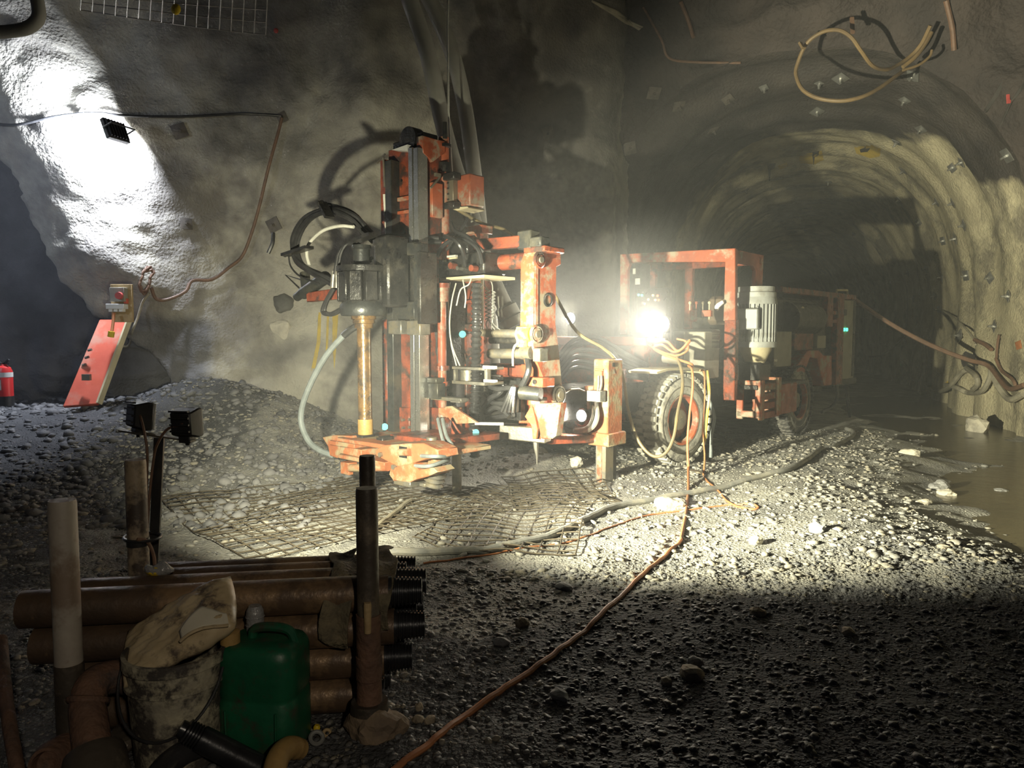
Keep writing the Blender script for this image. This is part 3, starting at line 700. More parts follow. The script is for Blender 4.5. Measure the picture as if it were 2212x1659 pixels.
for a, b in ((822, 982), (851, 1009)):
    c = L(a, b, y=-0.25); part('bolt', MB().cyl(c + Vector((0, -0.015, 0)), c + Vector((0, 0.02, 0)), 0.022, 8), 'dull_steel', table)

# ---------------------------------------------------------------- prop leg, splash plate, pipe work beside the mast
lg = part('prop_leg', vcyl(MB(), 987, 880, 958, 0.50, 12.5, 20), 'orange_paint', label='round orange prop leg')
part('leg_tube', vcyl(MB(), 987, 955, 1070, 0.50, 10.5, 20), 'dull_steel', lg)
part('splash_plate', fpoly(MB(), [(947, 881), (962, 880), (962, 878), (976, 877), (1030, 913), (986, 916), (964, 902), (947, 892)], 0.42, 0.03), 'dusty_orange', lg, 0.003)
part('plate_rod', MB().cyl(L(1026, 915, y=0.44), L(1088, 916, y=0.6), 0.013, 8), 'hose_white', lg)
vp = part('guide_pipe', vcyl(vcyl(MB(), 956, 650, 900, 0.58, 9.5), 956, 612, 652, 0.58, 13), 'orange_paint', label='rust-orange vertical pipe')
for a, b in ((790, 800), (824, 834), (612, 622)): part('pipe_collar', vcyl(MB(), 957, a, b, 0.58, 14), 'greasy_orange', vp)
part('pipe_bracket', fb(fb(MB(), 930, 996, 858, 866, 0.50, 0.10), 972, 992, 866, 870, 0.48, 0.1), 'dull_steel', vp, 0.004)
part('latch_block', fb(fb(MB(), 925, 945, 828, 862, 0.45, 0.1), 922, 942, 816, 828, 0.45, 0.1), 'gun_metal', vp, 0.006)
fr = MB()
for a in ((972, 984, 602, 940), (1030, 1044, 602, 800), (996, 1008, 720, 940)): fb(fr, a[0], a[1], a[2], a[3], 0.98, 0.12)
for a in ((980, 1034, 602, 612), (980, 1034, 648, 656), (980, 1034, 700, 716)): fb(fr, a[0], a[1], a[2], a[3], 0.985, 0.11)
slide = part('slide_frame', fr, 'greasy_orange', bevel=0.006, label='dark red slotted frame behind the mast')
part('frame_web', fb(fb(MB(), 982, 1032, 606, 715, 1.05, 0.03), 975, 1012, 715, 935, 1.06, 0.03), 'greasy_orange', slide)
part('inner_mast', fb(MB(), 905, 975, 560, 940, 0.80, 0.2), 'black_grease', slide, 0.01)
part('valve_block', fb(fb(fb(MB(), 948, 1046, 548, 596, 0.78, 0.30), 958, 1010, 520, 552, 0.82, 0.22), 945, 975, 590, 612, 0.8, 0.2), 'black_grease', slide, 0.015)
part('block_plate', fb(fb(MB(), 950, 1046, 597, 603, 0.70, 0.42), 955, 985, 552, 560, 0.76, 0.05), 'cream_paint', slide)
for k in range(6):
    c = L(954 + 15 * k, 575 + 5 * (k % 2), y=0.77); part('valve_spool', MB().cyl(c, c + Vector((0, -0.07, 0)), 0.020 + 0.006 * (k % 3), 10), ('dull_steel', 'gun_metal', 'greasy_orange')[k % 3], slide)
part('lever_bracket', fb(MB(), 955, 984, 552, 556, 0.72, 0.03).bx(L(955, 560, y=0.72).x, L(959, 560, y=0.72).x, 0.72, 0.75, L(957, 566, y=0.72).z, L(957, 552, y=0.72).z), 'hose_white', slide)
for k, pts in enumerate(([(932, 560, 0.7), (945, 525, 0.68), (985, 505, 0.7), (1020, 520, 0.75), (1040, 545, 0.8)],
                         [(940, 565, 0.66), (958, 530, 0.62), (995, 515, 0.66), (1030, 535, 0.7), (1042, 570, 0.74)],
                         [(975, 480, 0.7), (985, 500, 0.66), (1010, 512, 0.68), (1045, 545, 0.75)],
                         [(960, 510, 0.6), (985, 520, 0.55), (1000, 545, 0.6), (1005, 575, 0.7)],
                         [(925, 600, 0.62), (930, 640, 0.6), (938, 700, 0.6), (946, 760, 0.62), (940, 800, 0.62), (925, 830, 0.5)],
                         [(934, 600, 0.62), (938, 660, 0.6), (944, 730, 0.6), (940, 790, 0.62), (938, 850, 0.55)],
                         [(918, 600, 0.6), (920, 660, 0.58), (926, 720, 0.58), (930, 800, 0.6), (932, 880, 0.5)],
                         [(1010, 470, 0.75), (1000, 490, 0.7), (985, 510, 0.66), (965, 540, 0.66)])):
    part('control_hose', MB().tube(path(pts, 8), 0.020 if k < 4 else 0.013, 7), 'hose_black', slide)
for k, pts in enumerate(([(972, 610, 0.74), (968, 640, 0.7), (970, 690, 0.7), (974, 740, 0.72), (986, 790, 0.72)],
                         [(985, 612, 0.74), (976, 650, 0.68), (971, 700, 0.68), (976, 745, 0.7), (994, 792, 0.72)],
                         [(1000, 605, 0.74), (1006, 640, 0.7), (1004, 665, 0.7)], [(1018, 602, 0.74), (1012, 615, 0.7), (995, 626, 0.7), (986, 660, 0.7)],
                         [(1030, 760, 0.74), (1022, 765, 0.7), (1010, 775, 0.7), (1008, 792, 0.7)])):
    part('wire', MB().tube(path(pts, 8), 0.007, 6), 'hose_white' if k < 4 else 'hose_black', slide)
# spiral-wrapped hose
sp = path([(1030, 612, 0.72), (1029, 700, 0.70), (1028, 790, 0.68), (1027, 850, 0.66), (1024, 910, 0.66), (1026, 985, 0.7)], 30)
part('wrapped_hose', MB().tube(sp, [0.046 + 0.008 * math.sin(i * 1.6) for i in range(len(sp))], 12), 'hose_black', slide, label='black spiral-wrapped hose')
part('tape_mark', MB().cyl(L(999, 722, y=0.9), L(999, 722, y=0.93), 0.035, 12), 'turquoise_tape', slide, label='turquoise tape patch')
part('tape_mark', MB().cyl(L(1028, 934, y=0.60), L(1028, 934, y=0.62), 0.03, 12), 'turquoise_tape', slide)
part('tape_mark', MB().cyl(L(831, 922, y=0.36), L(831, 922, y=0.38), 0.035, 12), 'turquoise_tape', slide)
# coiled sensor leads
def coil(a, b, R, turns, r):
    a, b = Vector(a), Vector(b); d = (b - a).normalized(); u = d.orthogonal().normalized(); w = d.cross(u)
    N_ = int(turns * 12); return MB().tube([a + (b - a) * (i / N_) + (u * math.cos(2 * math.pi * i / 12) + w * math.sin(2 * math.pi * i / 12)) * R for i in range(N_ + 1)], r, 5)
part('coiled_lead', coil(L(1053, 624, y=0.95), L(1054, 690, y=0.95), 0.022, 8, 0.006), 'lead_grey', slide)
part('coiled_lead', coil(L(1067, 628, y=0.95), L(1064, 690, y=0.95), 0.016, 9, 0.005), 'lead_grey', slide)
part('pale_conduit', vcyl(MB(), 1042, 602, 712, 0.9, 3.2), 'hose_white', slide)
for k, pts in enumerate(([(1045, 605, 0.95), (1048, 618, 0.95), (1054, 626, 0.95)], [(1054, 690, 0.95), (1050, 700, 0.95), (1053, 712, 0.95)], [(1064, 690, 0.95), (1066, 700, 0.95), (1080, 712, 0.95)], [(1047, 602, 0.9), (1064, 618, 0.95), (1062, 712, 0.95)], [(1055, 690, 0.95), (1060, 700, 0.95), (1069, 712, 0.95)])):
    part('wire', MB().tube(path(pts, 5), 0.005, 5), 'lead_grey', slide)
# ring clamp sticking out to the right
rc = part('ring_clamp', fb(fb(fb(fb(MB(), 976, 1046, 793, 799, 0.60, 0.26), 976, 1046, 824, 831, 0.60, 0.26), 979, 983, 798, 826, 0.60, 0.04), 1046, 1052, 797, 826, 0.62, 0.05), 'dull_steel', bevel=0.003, label='steel bracket with two jaws')
part('clamp_tip', fb(fb(MB(), 1042, 1066, 790, 797, 0.59, 0.05), 1044, 1067, 820, 826, 0.59, 0.05), 'white_label', rc, 0.003)
part('clamp_drum', vcyl(MB(), 1012, 799, 824, 0.72, 18), 'dull_steel', rc)
# ---------------------------------------------------------------- boom between mast and carrier
XB = L(1157, 700, y=1.0).x                                   # right side plane of the boom post
post = MB()
spoly(post, [(1152, 566), (1160, 542), (1212, 546), (1213, 572), (1203, 577), (1201, 700), (1207, 745), (1217, 850), (1212, 868), (1198, 872), (1180, 835), (1160, 785), (1150, 745), (1152, 640)], XB, 0.16)
boom = part('boom_post', post, 'orange_paint', bevel=0.010, label='upright orange boom post')
part('post_cover', fb(MB(), 1129, 1156, 565, 705, 0.985, 0.05), 'orange_paint', boom, 0.006)
part('post_cap', fb(MB(), 1130, 1176, 532, 545, 1.0, 0.3), 'greasy_orange', boom, 0.01)
for (a, b, rp, m) in ((1163, 562, 15, 'greasy_orange'), (1156, 722, 17, 'orange_paint'), (1205, 853, 19, 'dull_steel')):
    c = L(a, b, x=XB)
    e = part('pivot_eye', MB().ring(c + Vector((0.012, 0, 0)), (1, 0, 0), pr(c, rp), 0.016, 24, 6).cyl(c + Vector((-0.02, 0, 0)), c + Vector((0.03, 0, 0)), pr(c, rp) * 0.8, 20), m, boom)
    part('pivot_pin', MB().cyl(c + Vector((0.02, 0, 0)), c + Vector((0.045, 0, 0)), pr(c, rp) * 0.45, 14), 'dull_steel', e)
c = L(1183, 648, x=XB); part('cable_boss', MB().ring(c, (1, 0, 0), 0.055, 0.012, 18, 6), 'black_grease', boom)
a1 = part('boom_arm', MB().beam(L(1028, 530, y=0.95), L(1128, 522, y=1.05), 0.11, 0.105), 'greasy_orange', boom, 0.008, label='red upper link arm')
part('arm_end_block', fb(fb(MB(), 1116, 1146, 497, 538, 1.0, 0.14), 1140, 1168, 511, 534, 1.0, 0.14), 'gun_metal', a1, 0.012)
part('boom_arm', MB().cyl(L(1035, 572, y=0.98), L(1140, 562, y=1.08), 0.075, 20), 'greasy_orange', boom, label='brown round link tube')
part('boom_arm', MB().cyl(L(1035, 719, y=1.0), L(1128, 721, y=1.04), 0.042, 16), 'dull_steel', boom, label='steel link cylinder')
part('cylinder_eye', MB().cyl(L(1122, 722, y=0.98), L(1150, 722, y=0.98), 0.075, 18).bx(L(1120, 740, y=0.97).x, L(1143, 740, y=0.97).x, 0.93, 1.06, L(1130, 750, y=0.97).z, L(1130, 705, y=0.97).z), 'yellow_paint', boom, 0.008, 'grimy yellow cylinder eye')
part('tilt_cylinder', MB().cyl(L(1058, 764, y=0.96), L(1130, 764, y=0.98), 0.048, 16).cyl(L(1128, 762, y=0.97), L(1150, 762, y=0.97), 0.062, 16), 'dull_steel', boom)
part('tilt_cylinder', MB().cyl(L(1060, 735, y=1.06), L(1128, 735, y=1.06), 0.035, 14), 'black_grease', boom)
part('cylinder_hose', MB().tube(path([(1108, 790, 0.95), (1108, 765, 0.92), (1112, 748, 0.94), (1122, 740, 0.95)], 6), 0.012, 7), 'hose_white', boom)
part('cylinder_hose', MB().tube(path([(1140, 775, 0.96), (1142, 800, 0.92), (1130, 830, 0.92), (1118, 842, 0.95)], 6), 0.03, 8), 'hose_black', boom)
part('arm_bracket', fb(MB(), 1150, 1166, 752, 782, 0.95, 0.12), 'dull_steel', boom, 0.008)
part('lower_link', fb(fb(MB(), 1060, 1140, 786, 812, 1.1, 0.14), 1085, 1140, 808, 820, 1.12, 0.1), 'greasy_orange', boom, 0.01)
part('gusset', fb(MB(), 1134, 1172, 815, 836, 0.98, 0.18), 'orange_paint', boom, 0.008)
c = L(1156, 825, y=0.98); part('bolt', MB().cyl(c, c + Vector((0, -0.012, 0)), 0.022, 10), 'black_grease', boom)
part('slew_cylinder', MB().cyl(L(1112, 846, y=0.9), L(1168, 852, y=0.98), 0.066, 18), 'gun_metal', boom)
part('rubber_apron', fpoly(MB(), [(1080, 888), (1092, 850), (1106, 830), (1116, 838), (1114, 892), (1100, 890)], 0.84, 0.05), 'hose_black', boom, 0.01, 'folded black rubber apron')
for k in range(4):
    part('apron_fold', MB().tube([L(1084 + 8 * k, 888 + k, y=0.82), L(1098 + 4 * k, 858, y=0.81), L(1107 + 2 * k, 836, y=0.83)], 0.017, 6), 'hose_black', boom)
for k, pts in enumerate(([(1048, 830, 0.9), (1075, 840, 0.85), (1100, 838, 0.86), (1120, 845, 0.9)], [(1045, 880, 0.9), (1060, 860, 0.88), (1078, 850, 0.88), (1090, 832, 0.9)], [(1050, 890, 0.92), (1070, 880, 0.9), (1085, 885, 0.9), (1100, 900, 0.9)], [(1046, 850, 0.95), (1066, 870, 0.92), (1090, 872, 0.92), (1110, 880, 0.95)], [(1052, 905, 0.95), (1080, 900, 0.92), (1110, 895, 0.95)])):
    part('boom_hose', MB().tube(path(pts, 7), 0.026, 8), 'hose_black', boom)
part('hose_guard', fb(MB(), 1045, 1125, 815, 905, 1.0, 0.06), 'black_grease', boom)
base = part('boom_base', fpoly(fpoly(MB(), [(1148, 878), (1150, 872), (1211, 870), (1200, 942), (1192, 948), (1168, 948), (1163, 925), (1158, 900)], 1.06, 0.10), [(1118, 925), (1122, 885), (1131, 868), (1150, 872), (1164, 925), (1168, 950), (1140, 952), (1130, 935)], 1.10, 0.08), 'orange_paint', bevel=0.01, label='orange boom foot bracket')
part('base_rib', fpoly(MB(), [(1133, 900), (1146, 878), (1150, 880), (1160, 925), (1158, 948), (1150, 948), (1148, 920)], 1.04, 0.03), 'dusty_orange', base, 0.004)
part('base_lug', fb(MB(), 1127, 1165, 858, 876, 1.06, 0.12), 'orange_paint', base, 0.006)
part('outrigger_beam', MB().beam(L(1180, 948, y=1.3), L(1290, 946, y=1.95), 0.16, 0.085), 'greasy_orange', base, 0.008)
part('swing_beam', MB().beam(L(1085, 930, y=1.05), L(1185, 940, y=1.2), 0.16, 0.14), 'dull_steel', base, 0.01)
part('mud_drip', MB().tube([L(1157, 948, y=1.2), L(1158, 968, y=1.2), L(1160, 985, y=1.22), L(1160, 1003, y=1.22)], [0.03, 0.024, 0.013, 0.006], 6), 'dull_steel', base)
part('carrier_tongue', MB().bx(0.55, 1.1, 1.5, 3.1, 0.62, 0.95), 'black_grease', base, 0.02)

# ---------------------------------------------------------------- front jack with its lamp
YJ = 1.85
jx0, jx1 = L(1281, 870, y=YJ).x, L(1313, 870, y=YJ).x
jz1, jz0 = L(1297, 776, y=YJ).z, L(1297, 950, y=YJ).z
jd = 0.26
jack = part('front_jack', MB().bx(jx0, jx1, YJ, YJ + jd, jz0, jz1), 'dusty_orange', bevel=0.012, label='square orange jack leg')
part('jack_collar', MB().bx(jx0 - 0.045, jx1 + 0.03, YJ - 0.03, YJ + jd + 0.03, jz0 - 0.06, jz0 + 0.07), 'dusty_orange', jack, 0.01)
part('jack_leg', MB().bx(jx0 + 0.02, jx1 - 0.035, YJ + 0.02, YJ + jd - 0.10, -0.02, jz0), 'dull_steel', jack, 0.006)
part('jack_leg', MB().bx(jx0 + 0.06, jx1 - 0.05, YJ + jd - 0.09, YJ + jd - 0.02, -0.02, jz0), 'gun_metal', jack, 0.006)
part('paint_stripe', MB().bx(jx0 + 0.045, jx0 + 0.10, YJ + 0.014, YJ + 0.03, 0.0, jz0 - 0.02), 'orange_paint', jack)
c = L(1325, 788, x=jx1); part('bolt_hole', MB().cyl(c, c + Vector((0.008, 0, 0)), 0.022, 12), 'black_grease', jack)
c = L(1325, 803, x=jx1); part('warning_sticker', MB().add([c + Vector((0.004, -0.03, -0.02)), c + Vector((0.004, 0.03, -0.02)), c + Vector((0.004, 0, 0.035))], [(0, 1, 2)]), 'yellow_paint', jack, label='faded triangular warning sticker')
part('lock_plate', fb(fb(MB(), 1284, 1302, 797, 801, YJ - 0.02, 0.02), 1284, 1300, 801, 812, YJ - 0.03, 0.03), 'dusty_orange', jack, 0.003)
for k in range(2): part('jack_pipe', MB().tube(path([(1293 + 6 * k, 812, YJ - 0.03), (1293 + 6 * k, 830, YJ - 0.04), (1291 + 4 * k, 848, YJ - 0.06)], 5), 0.014, 8), 'dull_steel', jack)
jb = part('junction_box', fb(MB(), 1267, 1296, 844, 868, YJ - 0.13, 0.10), 'lead_grey', jack, 0.006)
for (a, b) in ((1273, 851), (1273, 861), (1282, 851), (1282, 861)):
    part('box_label', fb(MB(), a - 4, a + 4, b - 4, b + 4, YJ - 0.135, 0.01), 'white_label', jb)
part('box_gland', MB().cyl(L(1272, 868, y=YJ - 0.08), L(1272, 884, y=YJ - 0.08), 0.02, 10).cyl(L(1288, 868, y=YJ - 0.08), L(1289, 882, y=YJ - 0.08), 0.022, 10), 'lead_grey', jb)
part('lamp_cable', MB().tube(path([(1288, 878, YJ - 0.08), (1290, 900, YJ - 0.1), (1282, 920, YJ - 0.12), (1262, 932, YJ - 0.1), (1238, 932, YJ - 0.02), (1222, 925, YJ + 0.05)], 7), 0.026, 8), 'lead_grey', jack)
part('lamp_cable', MB().tube(path([(1281, 876, YJ - 0.09), (1280, 900, YJ - 0.14), (1268, 922, YJ - 0.14), (1240, 928, YJ - 0.1)], 7), 0.014, 8), 'lead_grey', jack)
part('lamp_guard', MB().ring(L(1256, 903, y=YJ - 0.02), (0, 1, 0), 0.085, 0.014, 24, 6).beam(L(1244, 925, y=YJ), L(1280, 930, y=YJ), 0.04, 0.04), 'orange_paint', jack)
part('side_bracket', fb(MB(), 1262, 1281, 834, 846, YJ + 0.05, 0.1), 'dusty_orange', jack, 0.005)
part('hook_rod', MB().tube([L(1221, 848, y=1.5), L(1232, 841, y=1.55), L(1250, 840, y=1.75), L(1264, 846, y=YJ)], 0.010, 6), 'dull_steel', jack)

def headlight(px, py, y, parent, power, r=0.05, up=0.0):
    c = L(px, py, y=y)
    hs = part('headlight', MB().prof(c + Vector((0, 0.10, 0)), c + Vector((0, 0.0, 0)), [(0, r * 0.6), (0.4, r * 1.1), (1, r * 1.25)], 18), 'black_grease', parent, label='round lamp')
    part('lamp_lens', MB().prof(c + Vector((0, 0.004, 0)), c + Vector((0, -0.022, 0)), [(0, r * 1.12), (0.5, r * 1.02), (1, r * 0.4)], 18), 'lens_glow', hs, label='glowing white lens')
    w = to_world(c + Vector((0.0, -0.05, 0.0)))
    spot('headlight_beam', w, to_world(c + Vector((-0.5, -3.0, -0.25))), power, (1.0, 0.93, 0.76), 160, 0.6, 0.04)
headlight(1256, 898, YJ - 0.16, jack, 60, 0.052)

# ---------------------------------------------------------------- carrier: chassis, wheels, canopy
ch = part('chassis', MB().bx(-0.15, 1.02, 2.9, 8.9, 0.50, 0.86), 'black_grease', bevel=0.03, label='dark chassis')
part('front_hood', MB().bx(-0.2, 1.08, 3.1, 4.25, 0.86, 1.42), 'greasy_orange', ch, 0.03, 'orange front hood')
part('hood_rim', MB().bx(-0.22, 1.10, 3.05, 3.2, 1.36, 1.46), 'orange_paint', ch, 0.01)
part('front_plate', MB().bx(-0.2, 0.95, 2.86, 2.95, 0.5, 1.1), 'greasy_orange', ch, 0.015)
part('axle', MB().cyl((-0.3, 3.40, 0.5), (1.2, 3.40, 0.5), 0.10, 14), 'black_grease', ch)
part('axle', MB().cyl((-0.3, 6.75, 0.5), (1.2, 6.75, 0.5), 0.10, 14), 'black_grease', ch)
part('bumper_hose', MB().tube([L(1215, 760, y=3.0), L(1260, 735, y=2.9), L(1310, 745, y=2.85), L(1345, 790, y=2.8)], 0.03, 8), 'hose_black', ch)
for k in range(6):
    part('front_hose', MB().tube(path([(1205, 770 + 12 * k, 2.4), (1240, 735 + 12 * k, 2.6), (1290, 730 + 14 * k, 2.8), (1345, 760 + 10 * k, 2.9), (1400, 790 + 6 * k, 3.0)], 6), 0.024, 7), 'hose_black', ch)

def make_wheel(cy, xo, dusty):
    R, w = 0.515, 0.34
    c0, c1 = Vector((xo - w, cy, R)), Vector((xo, cy, R))
    prof_t = [(0.0, 0.27), (0.0, 0.40), (0.06, 0.465), (0.16, 0.498), (0.84, 0.498), (0.94, 0.465), (1.0, 0.40), (1.0, 0.30), (0.97, 0.275), (0.93, 0.27)]
    tyre = part('tyre', MB().prof(c0, c1, prof_t, 56, caps=False), 'dusty_rubber' if dusty else 'rubber', label='front tyre pale with dust' if dusty else 'dark rear tyre')
    me = None; NB = 34
    for side in (0, 1):
        for k in range(NB):
            an = 2 * math.pi * (k + 0.5 * side) / NB
            if me is None:
                b = MB(); h = 0.035
                b.add([(-0.085, -0.030, 0), (0.085, -0.036, 0), (0.085, 0.030, 0), (-0.085, 0.036, 0), (-0.083, -0.024, h), (0.083, -0.030, h), (0.083, 0.024, h), (-0.083, 0.030, h)],
                      [(0, 3, 2, 1), (4, 5, 6, 7), (0, 1, 5, 4), (1, 2, 6, 5), (2, 3, 7, 6), (3, 0, 4, 7)])
                o = b.build('tread_block', 'dusty_rubber' if dusty else 'rubber', tyre); me = o.data
            else:
                o = bpy.data.objects.new('tread_block', me); COL.objects.link(o); o.parent = tyre
            o.location = (xo - w / 2 + (0.087 if side else -0.087), cy + math.cos(an) * 0.490, R + math.sin(an) * 0.490)
            o.rotation_euler = Euler((an - math.pi / 2, 0, 0))
    rim = part('wheel_rim', MB().prof(c0, c1, [(0.06, 0.27), (0.5, 0.25), (0.60, 0.24), (0.60, 0.10), (0.58, 0.10), (0.58, 0.0)], 40, caps=False).prof(c0, c1, [(0.80, 0.25), (0.985, 0.265), (1.0, 0.285), (0.98, 0.295), (0.9, 0.27)], 40, caps=False), 'orange_paint', label='orange steel rim')
    part('rim_ring', MB().ring((xo - 0.01, cy, R), (1, 0, 0), 0.30, 0.012, 40, 6).ring((xo - 0.002, cy, R), (1, 0, 0), 0.385, 0.008, 44, 6), 'dull_steel', rim)
    part('wheel_hub', MB().prof((xo - w * 0.45, cy, R), (xo - 0.03, cy, R), [(0, 0.13), (0.7, 0.13), (0.9, 0.11), (1, 0.06), (1, 0.0)], 28, caps=False), 'dull_steel', rim)
    for k in range(5):
        an = 2 * math.pi * k / 5
        part('hub_rib', MB().tube([(xo - 0.055 + 0.02 * (1 - i / 4), cy + math.cos(an + i * 0.22) * (0.02 + 0.022 * i), R + math.sin(an + i * 0.22) * (0.02 + 0.022 * i)) for i in range(5)], 0.010, 5), 'dull_steel', rim)
N0 = set(RIG.children)
make_wheel(3.40, 1.42, True)
for o in [c for c in RIG.children if c not in N0]:           # the near front wheel is steered a little
    pv = Vector((1.25, 3.40, 0)); o.matrix_local = Matrix.Translation(pv) @ Matrix.Rotation(math.radians(-8), 4, 'Z') @ Matrix.Translation(-pv)
make_wheel(6.72, 1.47, False)
make_wheel(3.40, -0.06, True)

# canopy
XC1, XC0, YC0, YC1 = 1.53, -0.08, 4.3, 5.12
zt = L(1585, 537, y=YC0).z; zb = 0.95
cb = MB()
fpoly(cb, [(1339, 722), (1339, 549), (1588, 536), (1588, 694), (1562, 694), (1566, 566), (1372, 566), (1360, 570), (1355, 582), (1354, 722)], YC0, 0.07)
canopy = part('canopy_frame', cb, 'orange_paint', bevel=0.008, label='orange operator canopy frame')
part('roof_sheet', MB().bx(XC0 + 0.02, XC1 - 0.02, YC0 + 0.02, YC1, zt - 0.05, zt - 0.015), 'greasy_orange', canopy, 0.006)
part('side_frame', spoly(MB(), [(1592, 540), (1650, 551), (1647, 622), (1632, 622), (1634, 584), (1628, 574), (1598, 568), (1592, 572)], XC1, 0.06), 'orange_paint', canopy, 0.006)
part('front_post', MB().bx(L(1563, 760, y=YC0).x, L(1588, 760, y=YC0).x, YC0, YC0 + 0.09, L(1575, 865, y=YC0).z, L(1575, 690, y=YC0).z), 'greasy_orange', canopy, 0.008)
part('rear_post', MB().bx(XC0 + 0.55, XC0 + 0.67, YC1 - 0.07, YC1, 1.3, zt - 0.04), 'greasy_orange', canopy, 0.008)
part('rear_post', MB().bx(XC0, XC0 + 0.09, YC1 - 0.07, YC1, 1.3, zt - 0.04), 'greasy_orange', canopy, 0.008)
part('rear_wall', MB().bx(XC0 + 0.62, XC1 - 0.05, YC1 - 0.03, YC1, 1.2, 1.72), 'black_grease', canopy, 0.01)
part('rear_beam', MB().bx(XC0, XC1, YC1 - 0.07, YC1, zt - 0.14, zt - 0.03), 'greasy_orange', canopy, 0.008)
seat = part('seat', MB().bx(0.72, 1.12, 4.55, 4.95, 1.30, 1.42), 'seat_vinyl', canopy, 0.03, 'brown seat cushion')
part('backrest', MB().box((1.08, 4.98, 1.80), (0.42, 0.12, 0.38), (-0.12, 0, 0)), 'seat_vinyl', canopy, 0.05, 'brown padded backrest')
pan = part('control_panel', MB().bx(0.06, 0.52, 4.5, 4.6, 1.5, 2.1), 'black_grease', canopy, 0.01)
for (a, b, m) in ((1380, 637, 'led_green'), (1387, 638, 'led_green'), (1411, 638, 'led_amber'), (1421, 639, 'led_red'), (1401, 647, 'led_amber'), (1416, 648, 'led_amber'), (1423, 648, 'led_red'), (1389, 655, 'led_red'), (1393, 656, 'led_amber')):
    c = L(a, b, y=4.49); part('indicator_light', MB().cyl(c, c + Vector((0, -0.012, 0)), 0.016, 8), m, pan)
for (a, b, w_, h_) in ((1369, 586, 7, 12), (1377, 608, 10, 13)):
    fbm_ = fb(MB(), a - w_ / 2, a + w_ / 2, b - h_ / 2, b + h_ / 2, 4.49, 0.01); part('panel_label', fbm_, 'white_label', pan)
con = part('control_console', MB().bx(0.9, 1.42, 4.0, 4.25, 1.30, 1.55), 'black_grease', canopy, 0.02)
for k in range(4):
    c = L(1490 + 14 * k, 672, y=4.05); part('control_lever', MB().cyl(c + Vector((0, 0, -0.1)), c + Vector((0, 0, 0.09)), 0.008, 6).ball(c + Vector((0, 0, 0.10)), 0.02, 8), ('cream_paint', 'orange_paint', 'dull_steel', 'cream_paint')[k], con)
part('console_block', fb(fb(MB(), 1488, 1502, 670, 695, 3.98, 0.05), 1515, 1535, 670, 684, 3.98, 0.06), 'orange_paint', con, 0.006)
part('rag', fpoly(MB(), [(1540, 664), (1548, 655), (1560, 648), (1563, 654), (1552, 664), (1548, 672)], 4.2, 0.04), 'white_label', con, 0.008, 'white rag')
part('cabinet', MB().bx(1.14, 1.42, 3.84, 4.22, 0.96, 1.52), 'cabinet_beige', ch, 0.01, 'beige metal cabinet')

# electric motor
ex, ey = 1.20, 5.0
def mz(py): return L(1637, py, y=ey).z
ex = L(1637, 700, y=ey).x - 0.03
em = part('electric_motor', MB().prof((ex, ey, mz(778)), (ex, ey, mz(622)), [(0.20, 0.15), (0.24, 0.235), (0.30, 0.245), (0.34, 0.22), (0.86, 0.22), (0.87, 0.245), (0.93, 0.245), (0.955, 0.215), (1.0, 0.19)], 36), 'motor_grey', label='grey upright electric motor')
em.data.name = 'electric_motor'
part('fan_cowl', MB().prof((ex, ey, mz(658)), (ex, ey, mz(620)), [(0, 0.262), (0.35, 0.25), (0.62, 0.215), (0.68, 0.225), (1.0, 0.225), (1.0, 0.0)], 36, caps=False), 'motor_grey', em)
fin_me = None
for k in range(30):
    an = 2 * math.pi * k / 30
    if fin_me is None:
        o = MB().bx(0.21, 0.258, -0.006, 0.006, mz(738), mz(658)).build('cooling_fin', 'motor_grey', em); fin_me = o.data
    else:
        o = bpy.data.objects.new('cooling_fin', fin_me); COL.objects.link(o); o.parent = em
    o.location = (ex, ey, 0); o.rotation_euler = (0, 0, an)
part('terminal_box', MB().box((ex + 0.01, ey - 0.29, (mz(668) + mz(712)) / 2), (0.30, 0.18, mz(668) - mz(712)), (0, 0, 0.25)), 'motor_grey', em, 0.015)
part('box_lug', MB().bx(ex - 0.22, ex - 0.14, ey - 0.36, ey - 0.22, mz(715), mz(662)), 'motor_grey', em, 0.01)
part('motor_flange', MB().prof((ex, ey, mz(750)), (ex, ey, mz(738)), [(0, 0.265), (1, 0.265)], 36), 'motor_grey', em)
part('bell_housing', MB().prof((ex, ey, mz(785)), (ex, ey, mz(750)), [(0, 0.12), (0.3, 0.15), (0.8, 0.20), (1, 0.205)], 28), 'cream_paint', em, label='cream bell housing')
part('lifting_eye', MB().ring((ex + 0.12, ey - 0.22, mz(668)), (1, 0.4, 0), 0.03, 0.009, 14, 5), 'motor_grey', em)
part('hydraulic_pump', MB().bx(ex - 0.16, ex + 0.14, ey - 0.2, ey + 0.2, mz(826), mz(782)), 'black_grease', em, 0.03)
part('motor_bracket', MB().bx(ex - 0.5, ex + 0.02, ey - 0.1, ey + 0.3, mz(840), mz(800)), 'black_grease', em, 0.02)

